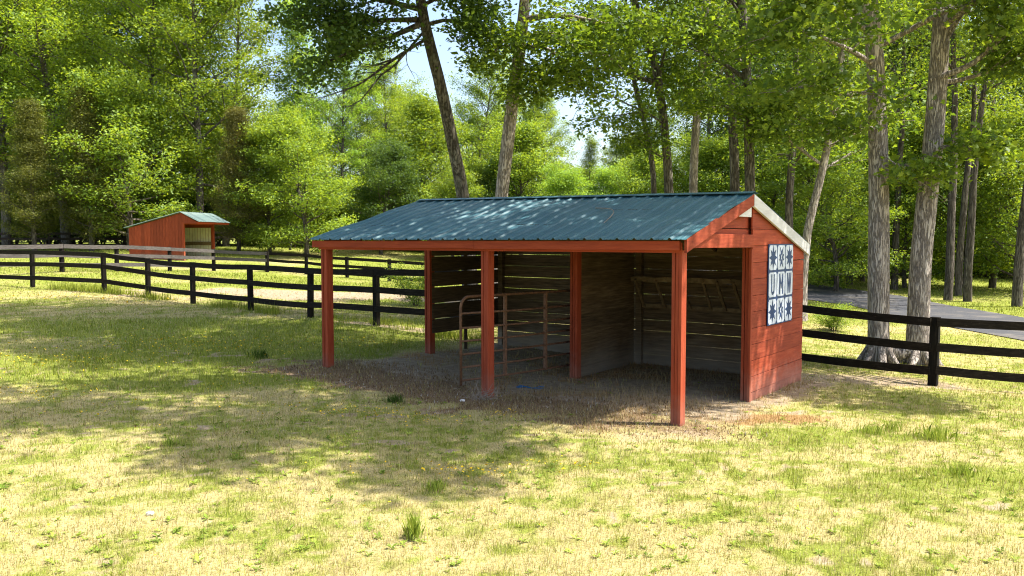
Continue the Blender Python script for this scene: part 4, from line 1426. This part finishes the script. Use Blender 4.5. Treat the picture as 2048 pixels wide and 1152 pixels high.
FR = 'woodland trees along the edge of the field'
front = [
    ('tall', 15, 60, 26, L_lime, 'tall yellow-green tree cut by the left edge of the photo'),
    ('tall', 135, 62, 27, L_lime, 'tall yellow-green tree with dark thin trunk above the left cedars'),
    ('cedar', 70, 55, 9.5, L_cedar, 'dark olive cedar nearest the left edge'),
    ('cedar', 185, 56, 10.5, L_cedar, 'pointed dark olive cedar left of the small field shed'),
    ('round', 262, 57, 13, L_lime, 'drooping yellow-green tree directly behind the small field shed'),
    ('tall', 315, 64, 25, L_lime, 'tall lime tree whose crown tops the drooping one behind the field shed'),
    ('tall', 400, 61, 24, L_mid, 'tall tree with pale bare stem right above the field shed roof'),
    ('tall', 452, 64, 21.5, L_mid, 'deep green tall tree beside the gap of blue sky'),
    ('cedar', 478, 57, 9.5, L_bronze, 'bronze-brown cedar right of the field shed'),
    ('round', 540, 58, 9.5, L_mid, 'rounded mid-green tree right of the bronze cedar'),
    ('slender', 592, 66, 17.5, L_fresh, 'slim pale green poplar poking into the sky gap'),
    ('round', 612, 56, 10.5, L_lime, 'light yellow-green young tree with thin pale stem by the grey hurdle'),
    ('tall', 690, 70, 15.5, L_fresh, 'fresh green tree under the dark left-hand boughs'),
    ('round', 762, 60, 8.6, L_dark, 'dark rounded tree at the left end of the shelter ridge'),
    ('tall', 775, 74, 15.5, L_lime, 'lime tree behind the dark rounded one'),
    ('round', 850, 66, 12.5, L_mid, 'mid-green tree left of the leaning grey trunk'),
    ('round', 905, 58, 7.5, L_mid, 'low bushy tree seen under the leaning grey trunk'),
    ('tall', 950, 76, 16.5, L_lime, 'yellowish tree framed between the two leaning trunks'),
    ('round', 968, 60, 7.5, L_dark, 'low dark tree framed between the two leaning trunks'),
    ('round', 1042, 60, 10.5, L_lime, 'yellow-green tree with dark stem just right of the ridged trunk'),
    ('tall', 1085, 78, 13.5, L_lime, 'pale lime tree below the arching bough'),
    ('round', 1128, 56, 7.0, L_fresh, 'bright fresh green low tree over the middle of the ridge'),
    ('slender', 1175, 72, 9.5, L_mid, 'small pointed tree under the open patch of sky'),
    ('round', 1225, 58, 7.2, L_fresh, 'low fresh green tree under the open patch of sky'),
    ('round', 1290, 48, 7.5, L_lime, 'sunlit yellow understorey tree behind the forked trunk'),
    ('round', 1365, 46, 8.0, L_lime, 'sunlit yellow understorey tree behind the straight trunk'),
    ('round', 1440, 44, 8.0, L_lime, 'sunlit understorey tree left of the ridge end'),
    ('round', 1545, 42, 8.0, L_lime, 'sunlit understorey tree behind the peak of the gable'),
    ('round', 1672, 38, 7.6, L_lime, 'bright backlit leafy tree between the barge board and the twin trunks'),
    ('round', 1725, 44, 8.5, L_lime, 'yellow-green tree just left of the twin trunks across the road'),
    ('round', 1810, 40, 6.8, L_lime, 'yellow-green young tree seen between the twin trunks'),
    ('round', 1930, 40, 9.0, L_mid, 'mid-green tree right of the twin trunks across the road'),
    ('round', 2040, 37, 9.0, L_mid, 'green young tree at the right edge across the road'),
]
for f in front:
    wood_tree(f[0], f[1], f[2], f[3], f[4], f[5], group=FR, bark=M_bark_grey if f[0] in ('tall', 'slender') else None)
RW = 'bare-stemmed trees in the shady wood across the road'
for (px, Y, H, lab, ln) in [(1897, 34, 19, 'stout grey trunk at the wood edge right of the twin trunks', .03), (1918, 36, 17, 'thin trunk close beside the stout one at the wood edge', .0), (1938, 33.5, 18, 'curved dark trunk right of the stout one at the wood edge', .05),
                            (2036, 31, 20, 'dark trunk at the far right edge of the wood', .02), (1790, 39, 18, 'dark trunk seen in the gap between the twin stems', .0), (1700, 42, 18, 'slim grey trunk left of the twin stems at the wood edge', .0),
                            (1655, 44, 19, 'dark trunk just right of the sign at the wood edge', .0), (1630, 47, 18, 'slim trunk nearest the gable corner at the wood edge', .0), (1985, 40, 18, 'thin dark trunk standing in the bright clearing', .0)]:
    wood_tree('clear', px, Y, H, L_mid, lab, group=RW, lean=ln, wide=.72)
deep = 'trees standing deeper in the woods'
rr = random.Random(77)
for k in range(46):
    X = -62 + 128 * k / 45 + rr.uniform(-1, 1)
    Y = 84 + rr.uniform(-5, 9)
    px = 1024 + F * X / Y
    H = rr.uniform(24, 28) if px < 440 else rr.uniform(18, 22) if px > 1400 else rr.uniform(13, 16.5)
    if 470 < px < 640: H = rr.uniform(11.5, 13.5)
    if 1120 < px < 1260: H = rr.uniform(8, 10)
    if px > 1400: Y -= rr.uniform(10, 26)
    wood_tree('tall' if k % 3 else 'round', 0, Y, H, (L_mid, L_lime, L_dark)[k % 3], 'one of the leafy trees deeper in the woods behind the front row', group=deep, X=X)
for k in range(16):
    X = 16 + 27 * k / 15 + rr.uniform(-.6, .6)
    Y = 54 + rr.uniform(-2, 12)
    wood_tree('clear', 0, Y, rr.uniform(16, 21), L_dark, 'one of the bare-stemmed trees in the dark of the right-hand wood', group='stems in the dark of the right-hand wood', X=X)
sh = 'shrubs along the foot of the woods'
for k in range(44):
    px = -60 + 1060 * k / 43 + rr.uniform(-12, 12)
    Y = 65.5 + rr.uniform(-.8, 4)
    wood_tree('bushy', px, Y, rr.uniform(2.8, 6.2), (L_mid, L_dark, L_dark if px < 560 else L_lime)[k % 3], 'one of the leafy shrubs crowding the foot of the woods', group=sh, wide=1.25)
for k in range(36):
    px = 1560 + 560 * k / 35 + rr.uniform(-8, 8)
    Y = 48 + rr.uniform(-2, 9)
    wood_tree('bushy', px, Y, rr.uniform(2.2, 5.0), (L_dark, L_mid)[k % 2], 'one of the low leafy shrubs under the right-hand wood', group='shrubs under the right-hand wood', wide=1.3)
g = G(832, 612)
wood_tree('bushy', 0, g.y, 1.25, L_mid, 'small twiggy bush beside the rear left shelter post', X=g.x, wide=1.1)
g = G(1668, 662)
wood_tree('bushy', 0, g.y, .7, L_lime, 'small leafy sapling low in the grass behind the right fence', X=g.x, wide=1.5)

# ------------------------------------------------------------------ grass
def blades(name, N, r0, r1, amax, colour, h, keep, wmin, seed, power=1.0, lie=.8):
    g = np.random.default_rng(seed)
    u = g.random(N)
    r = r0 * (r1 / r0) ** u
    a = g.uniform(-amax, amax, N)
    x = r * np.sin(a); y = r * np.cos(a)
    m = g.random(N) < keep(x, y)
    x, y, r = x[m], y[m], r[m]
    z = gh(x, y)
    n = len(x)
    col, hm, lie_ = colour(x, y, g)
    ln = h * hm * g.uniform(.5, 1.4, n)
    wd = np.maximum(wmin, r * .0006) * g.uniform(.7, 1.4, n)
    az = g.uniform(0, 2 * math.pi, n)
    til = np.abs(g.normal(0, 1, n)) * lie_
    til = np.minimum(til, 1.45)
    d = np.stack([np.cos(az) * np.sin(til), np.sin(az) * np.sin(til), np.cos(til)], -1)
    s = np.stack([-np.sin(az + g.normal(0, .5, n)), np.cos(az), np.zeros(n)], -1)
    b = np.stack([x, y, z - .004], -1)
    V = np.stack([b - s * wd[:, None] / 2, b + s * wd[:, None] / 2, b + d * ln[:, None]], 1).reshape(-1, 3)
    me = np_mesh(name, V, np.arange(n * 3).reshape(n, 3), 3)
    ca = me.attributes.new('tint', 'FLOAT_COLOR', 'POINT')
    c4 = np.ones((n, 3, 4), np.float32)
    c4[:, :, :3] = col[:, None, :]
    ca.data.foreach_set('color', c4.ravel())
    o = link_mesh(name, me, M_blade)
    tag(o, kind='stuff')
    return o


def not_floor(x, y):
    d, gr, l, b = masks(x, y)
    return d, gr, l, b


def road_mask(x, y):
    px = 1024 + F * x / np.maximum(y, .1)
    zf = np.interp(px, [p[0] for p in ROAD_FAR], [G(*p).y for p in ROAD_FAR])
    zn = np.interp(px, [p[0] for p in ROAD_NEAR], [G(*p).y for p in ROAD_NEAR])
    return (px > 1300) & (y < zf) & (y > zn)


def keep_dry(x, y):
    d, gr, l, b = masks(x, y)
    return np.clip(1 - d * .93 - l * .8, .02, 1) * (~road_mask(x, y)) * (1 - .55 * gr) * np.where(y > 62, 0, 1)


def col_dry(x, y, g):
    d, gr, l, b = masks(x, y)
    n = len(x)
    t = g.random(n)[:, None]
    c = (1 - t) * np.array([.27, .215, .1]) + t * np.array([.53, .46, .26])
    y2 = (g.random(n) < .5)[:, None]
    c = np.where(y2, c * np.array([.9, 1.0, .55]), c)
    dk = (g.random(n) < .11)[:, None]
    c = np.where(dk, c * np.array([.5, .43, .4]), c)
    br = (b * g.uniform(.5, 1.2, n) > .45)[:, None]
    c = np.where(br, (1 - t) * np.array([.2, .11, .042]) + t * np.array([.42, .27, .12]), c)
    return c, (.45 + 1.1 * fbm(x, y, .22, 31.0, 2)) * (1 + .5 * b), np.full(n, 1.3)


def keep_green(x, y):
    d, gr, l, b = masks(x, y)
    return (.25 + .75 * sstep(.38, .62, fbm(x, y, .13, 41.0, 2))) * np.clip((gr - .12) * 1.3, 0.03, 1) * (1 - d) * (1 - l * .9) * (~road_mask(x, y)) * np.where(y > 62, 0, 1)


def col_green(x, y, g):
    n = len(x)
    d, gr, l, b = masks(x, y)
    t = g.random(n)[:, None]
    c = (1 - t) * np.array([.12, .165, .022]) + t * np.array([.34, .37, .06])
    hm = (.5 + 1.1 * sstep(.3, 1, gr) * g.uniform(.5, 1.3, n)) * (.35 + 1.3 * fbm(x, y, .13, 41.0, 2))
    return c, hm, np.full(n, .5)


AM = math.radians(54)
blades('dry_grass', 1230000, 4.6, 68, AM, col_dry, .05, keep_dry, .0026, 1)
blades('green_grass', 1050000, 4.6, 68, AM, col_green, .06, keep_green, .003, 2)


def keep_lit(x, y):
    d, gr, l, b = masks(x, y)
    lx, ly = local(x, y)
    return np.clip(l * 1.1 + d * .06 * (y < 20), 0, 1) * (y < 20)


def col_lit(x, y, g):
    n = len(x)
    t = g.random(n)[:, None]
    c = (1 - t) * np.array([.085, .052, .025]) + t * np.array([.34, .23, .125])
    w = (g.random(n) < .06)[:, None]
    c = np.where(w, np.array([.4, .37, .33]), c)
    return c, np.ones(n), np.full(n, 2.2)


FENCE_LINE = [(P(px, 500, Y).x, P(px, 500, Y).y) for px, Y in [(-140, 32.5), (63, 30), (207, 27.2), (294, 26.6), (384, 24.9), (500, 22.9), (619, 21.1), (752, 19.3), (975, 17.4)]] 


def fence_dist(x, y):
    d = np.full(len(x), 9.0)
    for (ax, ay), (bx, by) in zip(FENCE_LINE[:-1], FENCE_LINE[1:]):
        t = np.clip(((x - ax) * (bx - ax) + (y - ay) * (by - ay)) / ((bx - ax) ** 2 + (by - ay) ** 2), 0, 1)
        d = np.minimum(d, np.hypot(x - ax - t * (bx - ax), y - ay - t * (by - ay)))
    return d


def keep_edge(x, y):
    return sstep(.5, .1, fence_dist(x, y)) * sstep(.4, .62, fbm(x, y, .7, 51.0, 2))


blades('fence_line_grass', 700000, 17, 33, AM, lambda x, y, g: (col_green(x, y, g)[0], g.uniform(.6, 1.9, len(x)), np.full(len(x), .4)), .16, keep_edge, .006, 4)


def keep_hay(x, y):
    lx, ly = local(x, y)
    ins = (lx > -6.4) & (lx < .3) & (ly > -.9) & (ly < 4.3)
    return ins * np.clip(.05 + .95 * sstep(.5, .6, fbm(x, y, .8, 61.0, 3)), 0, 1)


blades('loose_hay', 130000, 9, 18, math.radians(26), lambda x, y, g: ((1 - (u := g.random(len(x))[:, None])) * np.array([.2, .14, .07]) + u * np.array([.42, .33, .18]), np.ones(len(x)), np.full(len(x), 2.6)), .09, keep_hay, .005, 6)


def weeds():
    g = np.random.default_rng(12)
    n = 4700
    r = 5.0 * (20 / 5.0) ** g.random(n); a = g.uniform(-AM, AM, n)
    x = r * np.sin(a); y = r * np.cos(a)
    d, gr, l, b = masks(x, y)
    m = (g.random(n) < (1 - d) * (1 - l) * (.3 + .7 * sstep(.42, .6, fbm(x, y, .9, 71.0, 2))))
    x, y = x[m], y[m]; n = len(x); z = gh(x, y)
    k = 6
    R = g.uniform(.02, .065, n)[:, None] * g.uniform(.6, 1.2, (n, k))
    az = g.uniform(0, 6.28, n)[:, None] + np.arange(k) * 2 * math.pi / k + g.normal(0, .3, (n, k))
    el = g.uniform(.15, .9, (n, k))
    dx, dy, dz = np.cos(az) * np.cos(el), np.sin(az) * np.cos(el), np.sin(el)
    D = np.stack([dx, dy, dz], -1); Sd = np.stack([-np.sin(az), np.cos(az), np.zeros_like(az)], -1)
    B = np.stack([x, y, z + .004], -1)[:, None, :]
    R3 = R[..., None]
    tip = B + D * R3; tip[..., 2] -= R * .2
    V = np.stack([np.broadcast_to(B, D.shape), B + D * R3 * .55 + Sd * R3 * .2, tip, B + D * R3 * .55 - Sd * R3 * .2], 2).reshape(-1, 3)
    me = np_mesh('broadleaf_weeds', V, np.arange(len(V)).reshape(-1, 4), 4)
    ca = me.attributes.new('tint', 'FLOAT_COLOR', 'POINT')
    t = g.random((n, 1, 1))
    c4 = np.ones((n, k * 4, 4), np.float32)
    c4[:, :, :3] = (1 - t) * np.array([.12, .19, .028]) + t * np.array([.33, .42, .07])
    ca.data.foreach_set('color', c4.ravel())
    tag(link_mesh('broadleaf_weeds', me, M_blade), kind='stuff')


weeds()
blades('leaf_litter', 190000, 7.5, 18, math.radians(30), col_lit, .045, keep_lit, .014, 3)


# yellow flowers: small five-sided heads on stems
def flowers():
    g = np.random.default_rng(5)
    xs, ys = [], []
    for (px, py, sx, sy, n) in [(110, 730, 1.6, .9, 150), (330, 700, 2.2, 1.2, 170), (60, 790, .8, .4, 60), (480, 690, 1.6, 1.0, 90), (640, 830, .8, .25, 40), (760, 835, .8, .25, 45), (850, 850, .6, .2, 40), (1010, 838, .25, .12, 22),
                                (940, 955, .3, .12, 50), (1130, 940, .3, .15, 26), (200, 820, 1.5, .6, 50), (560, 780, 1.2, .6, 40), (800, 950, .8, .2, 20), (720, 690, .8, .6, 50), (150, 600, 3, 1, 70), (900, 1040, 2.5, .5, 16), (300, 1000, 2, .6, 16), (120, 1090, .8, .2, 8)]:
        n = int(n * 1.7)
        c = G(px, py)
        xs.append(c.x + g.normal(0, sx * .6, n)); ys.append(c.y + g.normal(0, sy * .6, n))
    x = np.concatenate(xs); y = np.concatenate(ys)
    z = gh(x, y)
    n = len(x)
    h = g.uniform(.04, .12, n)
    R = g.uniform(.007, .013, n) * np.maximum(1, np.hypot(x, y) / 13)
    th = np.arange(6) / 6 * 2 * math.pi
    tx = g.normal(0, .35, n); ty = g.normal(0, .35, n) - .2
    V = np.empty((n, 6, 3))
    V[:, :, 0] = x[:, None] + R[:, None] * np.cos(th); V[:, :, 1] = y[:, None] + R[:, None] * np.sin(th)
    V[:, :, 2] = (z + h)[:, None] + R[:, None] * (np.cos(th) * tx[:, None] + np.sin(th) * ty[:, None])
    me = np_mesh('yellow_flowers', V.reshape(-1, 3), np.arange(n * 6).reshape(n, 6), 6)
    tag(link_mesh('yellow_flowers', me, M_flower), kind='stuff')


flowers()


# a few taller tufts that stand out
def tuft(px, py, h, n, spread, label, seed, col=((.2, .29, .04), (.46, .54, .1))):
    g = np.random.default_rng(seed)
    h *= .8
    c = G(px, py)
    bx = g.normal(0, spread, n); by = g.normal(0, spread, n)
    ln = h * g.uniform(.5, 1.15, n)
    az = g.uniform(0, 6.28, n); til = np.abs(g.normal(0, .22, n)); til2 = til + np.abs(g.normal(0, .3, n))
    b = np.stack([bx, by, np.full(n, -.01)], -1)
    d1 = np.stack([np.cos(az) * np.sin(til), np.sin(az) * np.sin(til), np.cos(til)], -1)
    d2 = np.stack([np.cos(az) * np.sin(til2), np.sin(az) * np.sin(til2), np.cos(til2)], -1)
    m = b + d1 * ln[:, None] * .55
    t = m + d2 * ln[:, None] * .45
    s = np.stack([-np.sin(az + g.normal(0, 1, n)), np.cos(az), np.zeros(n)], -1) * .002
    V = np.stack([b - s, b + s, m + s * .8, t, m - s * .8], 1).reshape(-1, 3)
    me = np_mesh('grass_tuft', V, np.arange(n * 5).reshape(n, 5), 5)
    ca = me.attributes.new('tint', 'FLOAT_COLOR', 'POINT')
    u = g.random(n)[:, None]
    c4 = np.ones((n, 5, 4), np.float32)
    c4[:, :, :3] = ((1 - u) * np.array(col[0]) + u * np.array(col[1]))[:, None, :]
    ca.data.foreach_set('color', c4.ravel())
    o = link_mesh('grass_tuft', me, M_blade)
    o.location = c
    tag(o, label, 'grass tuft', 'taller grass tufts in the pasture')


tuft(828, 1075, .26, 150, .04, 'tall thin green tuft alone in the dry foreground', 1)
tuft(1872, 880, .24, 260, .08, 'bushy bright tuft, right one of the pair below the right fence post', 2)
tuft(1840, 875, .18, 120, .07, 'bushy bright tuft, left one of the pair below the right fence post', 3)
tuft(1786, 862, .2, 110, .05, 'narrow upright tuft left of the bright pair', 4)
tuft(1745, 868, .18, 240, .08, 'wide bright tuft farthest left of the four below the right fence', 5)
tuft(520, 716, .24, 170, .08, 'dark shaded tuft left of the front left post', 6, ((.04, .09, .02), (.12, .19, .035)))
tuft(872, 980, .14, 180, .06, 'short green tuft at the near edge of the tree shadow', 7)
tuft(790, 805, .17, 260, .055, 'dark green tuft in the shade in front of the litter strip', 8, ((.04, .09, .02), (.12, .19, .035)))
tuft(340, 890, .13, 170, .04, 'small bright tuft in the sunny grass at left', 9)
tuft(1925, 950, .16, 260, .09, 'bright tuft rising from the green patch at right', 10)

# ------------------------------------------------------------------ light, sky, camera
S = Vector((.51, -.03, .86)).normalized()
sun = bpy.data.lights.new('sun', 'SUN')
sun.energy = 5.0
sun.angle = math.radians(.53)
sun.color = (1, .955, .87)
so = bpy.data.objects.new('sun', sun)
so.rotation_euler = (-S).to_track_quat('-Z', 'Y').to_euler()
so.location = (20, 10, 40)
COL.objects.link(so)

w = bpy.data.worlds.new('World')
SC.world = w
w.use_nodes = True
nt = w.node_tree
bg = nt.nodes['Background']
sky = nt.nodes.new('ShaderNodeTexSky')
sky.sky_type = 'NISHITA'
sky.sun_disc = False
sky.sun_elevation = math.asin(S.z)
sky.sun_rotation = math.atan2(S.x, S.y)
sky.air_density = 1.0
sky.dust_density = 3.0
sky.ozone_density = 1.0
nt.links.new(sky.outputs[0], bg.inputs[0])
bg.inputs[1].default_value = .145

cam = bpy.data.cameras.new('camera')
cam.lens = F / 2048 * 36
cam.sensor_width = 36
cam.clip_end = 2000
co = bpy.data.objects.new('camera', cam)
co.location = (0, 0, CAMZ)
co.rotation_euler = (math.pi / 2 - PITCH, 0, 0)
COL.objects.link(co)
SC.camera = co

vs_ = SC.view_settings
vs_.view_transform = 'Standard'
vs_.look = 'None'
vs_.exposure = 1.28
vs_.gamma = 1
SC.cycles.max_bounces = 6
SC.cycles.diffuse_bounces = 3
SC.cycles.transparent_max_bounces = 4
SC.cycles.use_denoising = True
SC.cycles.pixel_filter_type = 'BLACKMAN_HARRIS'
SC.cycles.filter_width = 1.1
